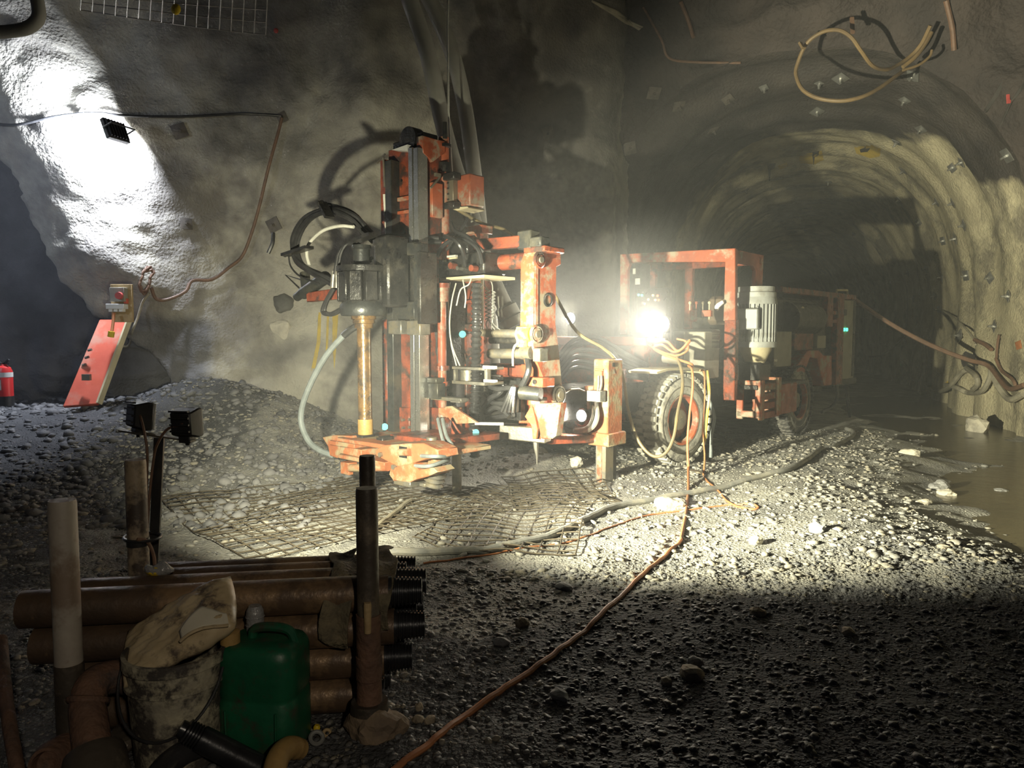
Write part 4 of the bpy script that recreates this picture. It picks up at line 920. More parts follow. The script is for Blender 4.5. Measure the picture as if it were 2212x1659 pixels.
# right flank
fl = part('side_step', MB().bx(1.06, 1.50, 4.45, 4.50, 0.42, 0.84), 'orange_paint', bevel=0.01, label='orange step box with slots')
fl.data.clear_geometry()
b_ = MB()
for q in ((1590, 1604, 822, 905), (1630, 1646, 824, 905)): fb(b_, q[0], q[1], q[2], q[3], 4.62, 0.05)
for q in ((1590, 1646, 822, 836), (1590, 1646, 888, 902)): fb(b_, q[0], q[1], q[2], q[3], 4.62, 0.05)
tmp = b_.build('tmp', 'orange_paint', RIG); fl.data = tmp.data; bpy.data.objects.remove(tmp); fl.data.name = 'side_step'
xs_ = L(1646, 860, y=4.62).x
part('step_cheek', sb(MB(), 1646, 1652, 822, 908, xs_, 0.05), 'dusty_orange', fl, 0.006)
for k in range(4): part('step_tread', sb(MB(), 1650, 1684, 828 + 20 * k, 842 + 20 * k, xs_ - 0.04, 0.10), 'orange_paint', fl, 0.006)
part('step_cheek', sb(MB(), 1682, 1688, 815, 896, xs_, 0.16), 'dusty_orange', fl, 0.006)
part('side_tank', sb(MB(), 1688, 1722, 828, 892, xs_ - 0.03, 0.4), 'orange_paint', fl, 0.012)
part('side_shelf', MB().bx(0.9, xs_ - 0.05, 4.6, 6.2, 0.80, 0.86), 'black_grease', fl, 0.01)
part('cabinet', sb(sb(MB(), 1676, 1710, 716, 792, 1.42, 0.3), 1672, 1677, 748, 790, 1.42, 0.25), 'cabinet_beige', fl, 0.008, 'beige side cabinet')
part('cabinet_latch', sb(MB(), 1672, 1679, 776, 781, 1.425, 0.02), 'bare_steel', fl)
hd = part('engine_bay', MB().bx(0.0, 1.30, 5.9, 8.2, 0.95, 2.02), 'black_grease', bevel=0.04, label='black engine bay')
part('bay_rail', sb(MB(), 1690, 1850, 628, 640, 1.40, 0.10), 'greasy_orange', hd, 0.008, 'orange top rail')
part('air_filter', MB().cyl((1.28, 6.5, 1.72), (1.28, 7.6, 1.72), 0.24, 24), 'black_grease', hd)
c = L(1733, 672, x=1.46); part('bay_badge', MB().cyl(c, c + Vector((0.01, 0, 0)), 0.07, 16), 'cream_paint', hd)
part('corner_post', sb(MB(), 1788, 1800, 638, 706, 1.40, 0.1), 'greasy_orange', hd, 0.008)
part('corner_post', sb(MB(), 1808, 1822, 640, 830, 1.40, 0.1), 'greasy_orange', hd, 0.008)
part('cross_tie', sb(sb(MB(), 1798, 1812, 672, 680, 1.39, 0.08), 1772, 1820, 690, 698, 1.39, 0.08), 'greasy_orange', hd, 0.006)
part('beacon_bracket', MB().tube([L(1807, 636, x=1.3), L(1807, 627, x=1.3), L(1830, 627, x=1.3), L(1830, 637, x=1.3)], 0.02, 6), 'cream_paint', hd)
cbx = part('rear_cabinet', sb(MB(), 1820, 1846, 648, 818, 1.36, 0.9), 'cabinet_beige', bevel=0.01, label='tall beige rear control cabinet')
for q in (1822, 1828):
    c = L(q, 712, x=1.37); part('indicator_light', MB().cyl(c, c + Vector((0.02, 0, 0)), 0.030, 10), 'led_green', cbx)
c = L(1826, 675, x=1.365); part('panel_meter', MB().box(c, (0.02, 0.12, 0.1)), 'hose_black', cbx, 0.004)
part('door_edge', sb(MB(), 1843, 1847, 650, 812, 1.37, 0.04), 'black_grease', cbx)
part('rear_deck', sb(MB(), 1800, 1850, 818, 832, 1.36, 1.2), 'black_grease', cbx, 0.01)
fd = part('rear_fender', spoly(MB(), [(1722, 806), (1722, 790), (1746, 757), (1770, 757), (1780, 768), (1797, 768), (1797, 832), (1780, 834), (1772, 800), (1766, 775), (1750, 772), (1738, 806)], 1.46, 0.40), 'orange_paint', bevel=0.01, label='orange rear fender')
part('fender_block', sb(MB(), 1716, 1757, 712, 757, 1.36, 0.4), 'greasy_orange', fd, 0.01)
part('fender_lamp', sb(MB(), 1766, 1784, 725, 752, 1.40, 0.08), 'cabinet_beige', fd, 0.006)
part('front_fender', spoly(MB(), [(1418, 803), (1445, 795), (1500, 793), (1522, 797), (1530, 820), (1526, 822), (1516, 803), (1495, 799), (1445, 801), (1420, 808)], 1.44, 0.36), 'cream_paint', ch, 0.004, 'pale front mudguard edge')
part('tail_stay', MB().tube([L(1828, 832, x=1.2), L(1832, 870, x=1.2), L(1836, 900, x=1.2)], 0.03, 6), 'black_grease', cbx)
part('tail_hose', MB().tube(path([(1808, 832, 8.0), (1808, 860, 8.0), (1795, 880, 8.0), (1775, 890, 7.6)], 6), 0.025, 6), 'hose_black', cbx)
lb = part('lamp_bracket', MB().beam(L(1430, 740, y=3.12), L(1430, 705, y=3.12), 0.05, 0.05).beam(L(1330, 735, y=3.1), L(1440, 735, y=3.1), 0.06, 0.05), 'dull_steel', ch, 0.004)
headlight(1430, 700, 3.02, ch, 130, 0.08)
part('light_mast', MB().beam(L(1232, 735, y=3.4), L(1232, 692, y=3.4), 0.05, 0.05), 'dull_steel', ch, 0.004)
headlight(1232, 688, 3.30, ch, 130, 0.066)
part('hood_valve', MB().cyl(L(1435, 772, y=3.0), L(1470, 776, y=3.0), 0.06, 14), 'dull_steel', ch)
# loops of cable hung over the hood
part('hung_lead', MB().tube(path([(1412, 742, 3.0), (1440, 738, 2.95), (1465, 758, 2.95), (1490, 735, 3.0), (1478, 752, 3.0), (1455, 760, 2.96), (1430, 745, 2.94), (1412, 752, 2.95), (1440, 768, 2.93), (1490, 785, 2.95), (1497, 792, 3.05)], 7), 0.014, 7), 'cable_orange', ch, label='looped orange lead')
part('hung_lead', MB().tube(path([(1400, 745, 3.0), (1425, 758, 2.95), (1460, 768, 2.95), (1485, 756, 3.0), (1482, 738, 3.02), (1462, 732, 3.0)], 7), 0.012, 7), 'cable_orange', ch)
# ================================================================== pipe rack, work lamps and clutter in front
mat('rusty_tube', (0.135, 0.088, 0.055), (0.075, 0.052, 0.037), 5.0, 0.46, metal=0.25, bump=0.15, bscale=40, c3=(0.27, 0.175, 0.095), c3amt=0.38, c3scale=3.5, rvar=0.14)
mat('black_thread', (0.030, 0.031, 0.034), (0.055, 0.056, 0.06), 9.0, 0.28, metal=0.6, bump=0.05)
mat('post_grey', (0.40, 0.36, 0.30), (0.30, 0.265, 0.225), 6.0, 0.55, bump=0.1, c3=(0.20, 0.15, 0.11), c3amt=0.35, c3scale=4)
mat('post_tan', (0.42, 0.34, 0.23), (0.30, 0.235, 0.16), 6.0, 0.55, bump=0.12, c3=(0.06, 0.045, 0.035), c3amt=0.45, c3scale=4.5)
mat('post_black', (0.052, 0.044, 0.036), (0.09, 0.075, 0.058), 6.0, 0.45, metal=0.2, bump=0.15, c3=(0.16, 0.13, 0.095), c3amt=0.28, c3scale=6)
mat('rust', (0.17, 0.092, 0.058), (0.10, 0.058, 0.04), 9.0, 0.75, bump=0.45, bscale=35, c3=(0.06, 0.045, 0.04), c3amt=0.42, c3scale=5)
mat('dirty_sack', (0.60, 0.49, 0.31), (0.44, 0.345, 0.205), 7.0, 0.4, bump=0.12, bscale=18, c3=(0.13, 0.10, 0.075), c3amt=0.30, c3scale=9)
mat('white_plastic', (0.70, 0.66, 0.54), (0.62, 0.58, 0.46), 7.0, 0.35, bump=0.05)
mat('muddy_bucket', (0.46, 0.42, 0.30), (0.24, 0.22, 0.17), 8.0, 0.6, bump=0.25, c3=(0.055, 0.048, 0.042), c3amt=0.50, c3scale=8)
mat('green_plastic', (0.010, 0.115, 0.052), (0.008, 0.075, 0.036), 6.0, 0.42, bump=0.10, c3=(0.045, 0.05, 0.032), c3amt=0.34, c3scale=6)
mat('tan_cap', (0.45, 0.29, 0.10), (0.33, 0.21, 0.08), 12.0, 0.5, bump=0.1)
mat('clear_plastic', (0.62, 0.62, 0.62), (0.5, 0.5, 0.5), 20.0, 0.2, bump=0.3, trans=0.55)
mat('yellow_plastic', (0.78, 0.56, 0.03), (0.62, 0.44, 0.03), 12.0, 0.35, bump=0.2)
mat('burlap', (0.20, 0.165, 0.10), (0.10, 0.085, 0.055), 14.0, 0.95, bump=0.6, bscale=50)
mat('lamp_black', (0.018, 0.018, 0.019), (0.03, 0.03, 0.03), 10.0, 0.45, bump=0.05)
mat('lamp_glass', (0.55, 0.56, 0.54), (0.5, 0.5, 0.5), 10.0, 0.15, bump=0)
mat('timber', (0.45, 0.33, 0.17), (0.34, 0.24, 0.12), 12.0, 0.7, bump=0.2)
mat('mud_lump', (0.27, 0.20, 0.13), (0.16, 0.12, 0.085), 9.0, 0.85, bump=0.5, bscale=25)

ANG = math.radians(8.0)
SD = Vector((math.cos(ANG), math.sin(ANG), 0)); SN = Vector((-math.sin(ANG), math.cos(ANG), 0))
A0 = Vector((-0.70, 2.80, 0.0))
TR = 0.068
def tube_thing(row, col, s0, s1, z, back, pin, label, group='tubes lying in the pipe rack'):
    c = A0 + SN * back
    t = empty('casing_tube', (c.x + SD.x * s0, c.y + SD.y * s0, z - TR), ANG, label, 'tube', group)
    Lt = s1 - s0
    part_o = MB().prof((0, 0, TR), (Lt, 0, TR), [(0, 0.055), (0, TR), (1, TR), (1, 0.05)], 28, caps=False).build('tube_body', 'rusty_tube', t)
    MB().prof((Lt - 0.001, 0, TR), (Lt + 0.01, 0, TR), [(0, 0.05), (0, 0.062), (1, 0.062)], 24, caps=False).build('shoulder', 'black_thread', t)
    prof = []; n_ = 9
    for k in range(n_):
        a = k / n_; tp = 1 - 0.16 * a
        prof += [(a, 0.052 * tp), (a + 0.35 / n_, 0.052 * tp), (a + 0.5 / n_, 0.060 * tp), (a + 0.85 / n_, 0.060 * tp)]
    prof += [(1, 0.042), (1, 0.032), (0.3, 0.03)]
    MB().prof((Lt, 0, TR), (Lt + pin, 0, TR), prof, 24, caps=False).build('threaded_pin', 'black_thread', t)['label'] = 'black threaded pin end'
    return t
L1 = ['brown steel tube in the top front place of the pipe rack', 'second tube from the front in the top layer of the pipe rack', 'third tube from the front in the top layer of the pipe rack', 'rearmost tube in the top layer of the pipe rack']
zt_ = [0.492, 0.484, 0.470, 0.452]
s0_ = [-1.10, -1.02, -0.72, -0.74]
s1_ = [0.22, 0.24, 0.16, 0.20]
for k in range(4): tube_thing(0, k, s0_[k], s1_[k], zt_[k], 0.139 * k, 0.13, L1[k])
L2 = ['brown steel tube in the front of the second layer, under the top tube', 'tube hidden behind the front tube of the second layer', 'third tube of the second layer, only its black thread showing', 'rearmost tube of the second layer in the pipe rack']
for k in range(4): tube_thing(1, k, [-1.06, -0.9, -0.8, -0.8][k], 0.24 - 0.03 * (k % 2), zt_[k] - 0.137, 0.139 * k, 0.12, L2[k])
L3 = ['front tube of the third layer, behind the green can', 'second tube of the third layer in the rack', 'rear tube of the third layer in the rack']
for k in range(3): tube_thing(2, k, -0.92, 0.20 - 0.03 * k, zt_[0] - 0.275, 0.139 * k + 0.03, 0.11, L3[k])
for k in range(3): tube_thing(3, k, -0.90, 0.10 + 0.02 * k, zt_[0] - 0.412, 0.139 * k + 0.03, 0.10, ['lowest front tube of the rack, resting on the floor', 'lowest middle tube of the pipe rack', 'lowest rear tube of the pipe rack'][k])

def stake(px, py, Y, r, m, label, z0=0.0, name='rack_post'):
    p = atY(px, py, Y)
    t = empty(name, (p.x, p.y, z0), 0, label, 'post', 'steel posts of the pipe rack')
    MB().prof((0, 0, -0.05), (0, 0, p.z - z0), [(0, r), (0.985, r), (1.0, r * 0.94)], 28).build('post_tube', m, t)
    return t, p
lf, plf = stake(134, 1080, 2.50, 0.0445, 'post_grey', 'grey post at the left front of the pipe rack')
MB().cyl((0, 0, -0.05), (0, 0, 0.36), 0.047, 28).build('dark_sleeve', 'post_black', lf)
lb_, plb = stake(292, 993, 3.22, 0.044, 'post_tan', 'tan post with black smears beside the work lamp stand')
MB().cyl((0, 0, 0.565), (0, 0, 0.60), 0.047, 24).build('tape_band', 'hose_black', lb_)
rf, prf = stake(792, 1054, 2.70, 0.0405, 'post_black', 'black post at the right front of the pipe rack')
MB().prof((0, 0, 0.10), (0, 0, 0.455), [(0, 0.050), (0.02, 0.048), (0.30, 0.046), (0.31, 0.049), (0.55, 0.049), (0.56, 0.046), (1, 0.046), (1, 0.036)], 26, caps=False).build('socket_sleeve', 'rust', rf)['label'] = 'rust brown socket sleeve'
MB().prof((0, 0, 0.085), (0, 0, 0.12), [(0, 0.072), (1, 0.068)], 26).build('foot_ring', 'post_black', rf)
rb, prb = stake(793, 984, 3.32, 0.036, 'post_black', 'black post end showing above the right front post')
def rock_mesh(name, size, m, seed, sub=2, rough=0.25, flat=0.8):
    bm = bmesh.new(); bmesh.ops.create_icosphere(bm, subdivisions=sub, radius=1.0)
    r_ = np.array([v.co[:] for v in bm.verts]); s = seed * 3.17
    q = np.round(r_ * 1.0, 3)
    d = 1 + rough * fbm(q[:, 0] + s, q[:, 1], q[:, 2], 1.1, 3) + rough * 0.9 * ridge(q[:, 0] - s, q[:, 1] + s, q[:, 2], 0.8, 2)
    for v, k in zip(bm.verts, d): v.co = Vector((v.co.x * size[0] * k, v.co.y * size[1] * k, v.co.z * size[2] * k * flat))
    me = bpy.data.meshes.new(name); bm.to_mesh(me); bm.free()
    me.materials.append(MATS[m]); return me
def rock(name, loc, size, m, seed, label, cat='rock', group=None, sub=3, rough=0.28, rz=0.0, smooth=False, parent=None):
    me = rock_mesh(name, size, m, seed, sub, rough)
    if smooth: me.polygons.foreach_set('use_smooth', np.ones(len(me.polygons), bool))
    o = bpy.data.objects.new(name, me); o.location = loc; o.rotation_euler = (0, 0, rz); COL.objects.link(o)
    if parent is not None: o.parent = parent
    else: tag(o, label, cat, group)
    return o
rock('mud_clump', (0.03, -0.01, 0.03), (0.095, 0.085, 0.085), 'mud_lump', 3, None, parent=rf, sub=3, rough=0.35)
pg = MB().prof((prf.x + 0.005, prf.y - 0.043, 0.40), (prf.x + 0.006, prf.y - 0.045, 0.515), [(0, 0.013), (0.92, 0.015), (1, 0.013)], 14).build('wooden_peg', 'timber')
tag(pg, 'short pale wooden peg wedged in the socket of the right post', 'peg')
# burlap rag over the right end of the tubes
def cloth(name, m, u0, u1, v0, v1, fn, nu=28, nv=18, th=0.006):
    us, vs_ = np.linspace(u0, u1, nu), np.linspace(v0, v1, nv)
    P = [fn(u_, v_) for u_ in us for v_ in vs_]
    o = mesh_obj(name, [tuple(p) for p in P], grid_faces(nu, nv), m)
    s = o.modifiers.new('thickness', 'SOLIDIFY'); s.thickness = th
    return o
def rag_fn(u_, v_):
    # u along the tubes, v across: negative = hanging down the front
    w = 0.012 * math.sin(u_ * 50 + v_ * 9) + 0.010 * math.sin(u_ * 23 - v_ * 31)
    p = A0 + SD * (u_ + 0.02 * math.sin(v_ * 14))
    if v_ < 0:
        return p + SN * (-TR - 0.012 + w * 0.7) + Vector((0, 0, 0.492 + v_ * (1.0 + 0.25 * math.sin(u_ * 20))))
    bx_ = v_
    return p + SN * (bx_ - TR * (1 - min(1, v_ / 0.07))) + Vector((0, 0, 0.492 + TR * min(1, v_ / 0.07) ** 0.6 + 0.014 + w * 0.6 - 0.085 * bx_))
rg_ = cloth('burlap_rag', 'burlap', -0.02, 0.085, -0.15, 0.44, rag_fn); tag(rg_, 'dirty brown rag draped over the tubes left of the black post', 'rag')
rg2 = cloth('burlap_rag', 'burlap', 0.15, 0.235, -0.17, 0.44, lambda a, b: rag_fn(a, b) + Vector((0, 0, 0.012))); tag(rg2, 'dirty brown rag draped over the tubes right of the black post', 'rag')

# ---- work lamps on their stand, tied to the tan post
ST = 3.36
stand = empty('work_lamp_stand', atY(318, 1260, ST), 0, 'thin steel stand carrying two work lamps, tied to the tan post', 'lamp stand')
so = Vector(stand.location)
def rel(px, py, Y): return atY(px, py, Y) - so
sp_ = atY(316, 1240, ST - 0.03)
MB().beam(rel(344, 946, ST), Vector((sp_.x, sp_.y, 0.0)) - so, 0.045, 0.012, up=(0, 1, 0)).build('stand_bar', 'lamp_black', stand)
MB().beam(rel(262, 930, ST + 0.10), rel(418, 952, ST - 0.06), 0.035, 0.008, up=(0, 0, 1)).build('cross_plate', 'dull_steel', stand)
MB().tube(spline([rel(302, 896, ST + 0.05), rel(310, 925, ST - 0.02), rel(318, 975, ST - 0.05), rel(317, 1040, ST - 0.03), rel(316, 1150, ST - 0.03)], 8), 0.006, 7).build('lamp_cable', 'cable_brown', stand)
MB().tube(spline([rel(395, 917, ST - 0.10), rel(362, 927, ST - 0.07), rel(342, 955, ST - 0.05), rel(333, 985, ST - 0.03), rel(324, 1060, ST - 0.03), rel(318, 1150, ST - 0.03)], 8), 0.006, 7).build('lamp_cable', 'cable_brown', stand)
MB().tube(spline([rel(296, 1165, 3.17), rel(318, 1170, 3.2), rel(332, 1200, 3.22), rel(334, 1240, 3.22), rel(330, 1275, 3.2)], 8), 0.008, 7).build('tail_cable', 'cable_brown', stand)
MB().ring(rel(308, 1160, 3.25) + Vector((0, 0.0, 0)), (0.05, 0, 1), 0.075, 0.007, 24, 6).build('tape_tie', 'hose_black', stand)
def work_lamp(c, az, label, tilt):
    t = empty('work_lamp', c, 0, label, 'work lamp', 'work lamps on the stand')
    t.rotation_euler = (math.radians(tilt), 0, -math.radians(az))
    b = MB()
    w_, h_ = 0.058, 0.066                      # y forward
    fr_ = [(-w_, -0.0, -h_), (w_, 0, -h_), (w_, 0, h_), (-w_, 0, h_)]
    s = 0.85
    b.add([(-w_ * s, -0.055, -h_ * 0.72), (w_ * s, -0.055, -h_ * 0.72), (w_ * s, -0.055, h_ * 0.8), (-w_ * s, -0.055, h_ * 0.8), (-w_, 0.0, -h_), (w_, 0.0, -h_), (w_, 0.0, h_), (-w_, 0.0, h_), (-w_, 0.03, -h_), (w_, 0.03, -h_), (w_, 0.03, h_), (-w_, 0.03, h_)],
          [(0, 3, 2, 1), (0, 1, 5, 4), (1, 2, 6, 5), (2, 3, 7, 6), (3, 0, 4, 7), (4, 5, 9, 8), (5, 6, 10, 9), (6, 7, 11, 10), (7, 4, 8, 11), (8, 9, 10, 11)])
    b.build('lamp_housing', 'lamp_black', t, bevel=0.006)
    MB().bx(-w_ * 0.92, w_ * 0.92, 0.030, 0.040, -h_ * 0.92, h_ * 0.92).build('lamp_glass', 'lamp_glass', t, bevel=0.002)['label'] = 'pale glass front'
    for k in range(4): MB().bx(-w_ * 0.8, w_ * 0.8, -0.066, -0.05, -h_ * 0.5 + 0.03 * k, -h_ * 0.5 + 0.03 * k + 0.008).build('cooling_fin', 'lamp_black', t)
    MB().bx(-0.028, 0.028, -0.035, 0.012, -h_ - 0.022, -h_ + 0.01).cyl((0, -0.01, -h_ - 0.036), (0, -0.01, -h_ - 0.01), 0.010, 8).build('swivel_foot', 'lamp_black', t, bevel=0.003)
    return t
work_lamp(LAMP_A, 42, 'black work lamp turned to the right at the left end of the stand', -6)
work_lamp(LAMP_B, 10, 'black work lamp seen squarely from behind at the right end of the stand', 4)

# ---- crumpled bit of packaging on the tubes
pk = empty('plastic_wrapper', atY(345, 1262, 2.88), 0.1, 'crumpled clear wrapper with yellow inside, lying on the rack tubes', 'wrapper')
pk.location.z = 0.545
b = MB().ball((0, 0, 0.02), 0.058, 14, (1.0, 0.6, 0.45)); b.v = [(x, y, z * (1 + 0.25 * math.sin(x * 90 + y * 60))) for x, y, z in b.v]; b.build('wrapper_film', 'clear_plastic', pk)
b = MB().ball((-0.004, -0.006, 0.016), 0.046, 12, (1.0, 0.62, 0.42)); b.build('yellow_filling', 'yellow_plastic', pk)

# ---- muddy bucket
bk_ = empty('bucket', atY(386, 1600, 2.52), 0, 'white bucket caked with dark mud, a torn sack lying on it', 'bucket'); bk_.location.z = 0.0
BR, BH = 0.162, 0.405
MB().prof((0, 0, 0.0), (0, 0, BH), [(0, 0.0), (0, BR * 0.86), (0.72, BR * 0.965), (0.73, BR * 1.03), (0.76, BR * 1.03), (0.77, BR * 0.97), (0.90, BR * 0.985), (0.905, BR * 1.06), (1, BR * 1.06), (1, BR * 0.97), (0.9, BR * 0.95), (0.05, BR * 0.84), (0.05, 0)], 44, caps=False).build('bucket_body', 'muddy_bucket', bk_)
hp = [Vector((math.cos(a) * BR * 1.08, -0.03 - math.sin(a) * 0.145, BH * 0.86 - math.sin(a) * 0.19)) for a in [math.pi * i / 24 for i in range(25)]]
MB().tube(hp, 0.005, 7).build('wire_handle', 'hose_black', bk_)
# ---- torn sack on the bucket
def pillow(nu=36, nv=24):
    P, F = [], []
    for side in (1, -1):
        for i in range(nu):
            for j in range(nv):
                u_, v_ = i / (nu - 1) * 2 - 1, j / (nv - 1) * 2 - 1
                e = max(0.0, (1 - u_ ** 4) * (1 - v_ ** 4)) ** 0.55
                cr = 0.004 * math.sin(u_ * 21 + v_ * 13) + 0.004 * math.sin(v_ * 27 - u_ * 8) + 0.006 * math.sin(u_ * 9 + 2) * math.cos(v_ * 7)
                x = u_ * 0.215 * (1 - 0.06 * v_ * v_); y = v_ * 0.14 * (1 - 0.07 * u_ * u_)
                z = side * (0.058 * e * (0.8 + 0.35 * u_)) + cr * e
                P.append((x, y, z))
    n_ = nu * nv
    F = [tuple(f) for f in grid_faces(nu, nv)] + [tuple(int(k) + n_ for k in f) for f in grid_faces(nu, nv, True)]
    return P, F
sack = empty('torn_sack', atY(388, 1360, 2.55), 0, 'torn tan plastic sack lying across the muddy bucket', 'sack')
sack.rotation_euler = Euler((math.radians(28), math.radians(-27), math.radians(10)))
P_, F_ = pillow(); so_ = mesh_obj('sack_body', P_, F_, 'dirty_sack', sack)
bm = bmesh.new(); bm.from_mesh(so_.data); bmesh.ops.remove_doubles(bm, verts=bm.verts, dist=0.0015); bm.to_mesh(so_.data); bm.free()
def flap(u_, v_): 
    x = 0.03 + u_ * 0.165; y = -0.125 + v_ * 0.15 * (1 - 0.6 * abs(u_ * 2 - 1.1)); return Vector((x, y - 0.012 * u_, 0.050 + 0.012 * math.sin(u_ * 5) + 0.016 * v_ - 0.06 * max(0, u_ - 0.75)))
lin = cloth('sack_lining', 'white_plastic', 0.05, 1.0, 0.1, 0.75, flap, 16, 8, 0.002); lin.parent = sack; lin['label'] = 'shiny white lining showing through the tear'
lip = MB().tube([flap(u_, 0.1) + Vector((0, -0.004, 0.004)) for u_ in np.linspace(0.05, 1, 16)], 0.006, 6).build('torn_edge', 'dirty_sack', sack)

# ---- green jerrycan
jc = empty('jerrycan', atY(577, 1636, 2.60), math.radians(-7), 'dirty green plastic jerrycan with a tan cap beside the bucket', 'jerrycan'); jc.location.z = 0.0
def superbox(w, d, zs_, prof, n=40, p=4.5):
    V, F = [], []
    for z, k in zip(zs_, prof):
        for i in range(n):
            a = 2 * math.pi * i / n; c_, s_ = math.cos(a), math.sin(a)
            rr = (abs(c_) ** p + abs(s_) ** p) ** (-1 / p)
            V.append((c_ * rr * w / 2 * k, s_ * rr * d / 2 * k, z))
    m_ = len(zs_)
    for i in range(m_ - 1):
        for k in range(n):
            k2 = (k + 1) % n; F.append((i * n + k, i * n + k2, (i + 1) * n + k2, (i + 1) * n + k))
    F.append(tuple(range(n))[::-1]); F.append(tuple((m_ - 1) * n + k for k in range(n)))
    return V, F
V, F = superbox(0.285, 0.235, [0, 0.008, 0.03, 0.205, 0.212, 0.226, 0.233, 0.36, 0.385, 0.402, 0.408], [0.88, 0.95, 1.0, 1.0, 0.975, 0.975, 1.0, 1.0, 0.97, 0.88, 0.78])
MB().add(V, F).build('can_body', 'green_plastic', jc, auto=60)
MB().tube(spline([(-0.045, 0.0, 0.40), (-0.035, 0, 0.437), (0.03, 0, 0.448), (0.095, 0, 0.437), (0.118, 0, 0.392)], 8), 0.017, 10).build('can_handle', 'green_plastic', jc)
MB().ball((0.03, 0.0, 0.40), 0.05, 14, (1.35, 1.0, 0.10)).build('handle_recess', 'hose_black', jc)
MB().prof((-0.098, -0.06, 0.395), (-0.098, -0.06, 0.45), [(0, 0.032), (0.2, 0.029), (0.25, 0.034), (0.95, 0.034), (1, 0.028)], 20).build('can_cap', 'tan_cap', jc)['label'] = 'tan screw cap'
for s_ in (-1, 1): MB().tube([(s_ * 0.09, -0.121, 0.05 if s_ < 0 else 0.05), (s_ * 0.092, -0.121, 0.19)], 0.004, 6).build('can_rib', 'green_plastic', jc)
# ---- clear bottle behind the can
bt = empty('plastic_bottle', (0, 0, 0), 0, 'upturned clear plastic bottle poking up behind the green jerrycan', 'bottle')
q = atY(551, 1330, 2.665); bt.location = (q.x, q.y, 0.0)
MB().prof((0, 0, 0), (0, 0, 0.50), [(0, 0.012), (0.05, 0.013), (0.2, 0.030), (0.94, 0.032), (0.97, 0.030), (1, 0.022)], 20).build('bottle_body', 'clear_plastic', bt)
for k in range(3): MB().ring((0, 0, 0.40 + 0.03 * k), (0, 0, 1), 0.0325, 0.0022, 20, 5).build('bottle_ridge', 'clear_plastic', bt)

# ---- loose fittings on the floor in front
def tube_pts(pts, n=8): return spline([atY(a, b, c) for a, b, c in pts], n)
pe = empty('pipe_elbow', atY(215, 1560, 2.42), 0, 'rusty pipe elbow with a thick collar lying left of the bucket', 'pipe'); pe.location.z = 0.0
def lo(pts, o): return [p - Vector(o.location) for p in pts]
MB().tube(lo(tube_pts([(300, 1466, 2.60), (245, 1462, 2.56), (204, 1478, 2.50), (190, 1520, 2.44), (194, 1570, 2.38), (202, 1640, 2.30)]), pe), 0.058, 20).build('elbow_body', 'rust', pe)
MB().ring(atY(191, 1512, 2.45) - Vector(pe.location), (0, -0.5, -0.85), 0.058, 0.012, 24, 8).build('weld_ring', 'rust', pe)
MB().prof(atY(201, 1618, 2.32) - Vector(pe.location), atY(214, 1700, 2.24) - Vector(pe.location), [(0, 0.06), (0.1, 0.088), (0.25, 0.094), (1, 0.096)], 28).build('collar', 'post_black', pe)['label'] = 'dark worn collar'
cs = empty('coupling_sleeve', atY(104, 1640, 2.35), 0, 'round rust brown pipe sleeve end in the lower left corner', 'pipe'); cs.location.z = 0.0
MB().prof((0.0, 0.16, 0.05), (0.005, -0.02, 0.085), [(0, 0.068), (0.8, 0.071), (1, 0.06), (1, 0.05), (0.85, 0.045), (0.8, 0.0)], 28, caps=False).build('sleeve_body', 'rust', cs)
bn = mesh_b = MB().tube(tube_pts([(2, 1380, 2.75), (8, 1460, 2.6), (20, 1560, 2.4), (42, 1690, 2.25)]), 0.022, 12).build('thin_pipe', 'rust')
tag(bn, 'thin brown pipe leaning along the left edge of the photo', 'pipe')
kn = rock('rag_lump', atY(262, 1545, 2.55), (0.06, 0.06, 0.05), 'post_black', 12, 'wet black rag lump between the rusty elbow and the bucket', 'rag'); kn.location.z = 0.05
tr = empty('threaded_rod', atY(470, 1600, 2.42), 0, 'wet black rod with a threaded tip in front of the bucket', 'rod')
ta, tb_ = atY(388, 1572, 2.36) - Vector(tr.location), atY(585, 1672, 2.42) - Vector(tr.location)
MB().cyl(ta.lerp(tb_, 0.22), tb_, 0.042, 24).build('rod_body', 'black_thread', tr)
prof = [(0, 0.02), (0, 0.027), (0.22, 0.028)]
for k in range(6): prof += [(0.25 + 0.12 * k, 0.033), (0.28 + 0.12 * k, 0.040), (0.34 + 0.12 * k, 0.040), (0.36 + 0.12 * k, 0.033)]
MB().prof(ta, ta.lerp(tb_, 0.24), prof, 22).build('rod_thread', 'black_thread', tr)
bp_ = MB().tube(tube_pts([(438, 1608, 2.46), (390, 1630, 2.36), (350, 1668, 2.28), (330, 1720, 2.2)]), 0.04, 16).build('rubber_hose_end', 'hose_black'); tag(bp_, 'stub of black rubber hose at the bottom edge before the bucket', 'hose')
tp = MB().tube(tube_pts([(648, 1618, 2.50), (622, 1616, 2.44), (600, 1640, 2.36), (586, 1700, 2.28)]), [0.035] * 3 + [0.038] * 22, 16).build('tan_pipe_end', 'tan_cap'); tag(tp, 'tan curved pipe end at the bottom edge below the green can', 'pipe')
def ringlet(px, py, r, rt, m, label):
    p = on_floor(px, py); o = MB().ring((0, 0, 0), (0.3, -0.6, 0.8), r, rt, 18, 7).build('plastic_ring', m); o.location = (p.x, p.y, p.z + r * 0.6 + 0.005); return tag(o, label, 'ring')
ringlet(684, 1604, 0.022, 0.008, 'lead_grey', 'grey plastic ring on the floor beside the green can')
ringlet(706, 1590, 0.012, 0.006, 'timber', 'small tan ring beside the grey plastic ring')
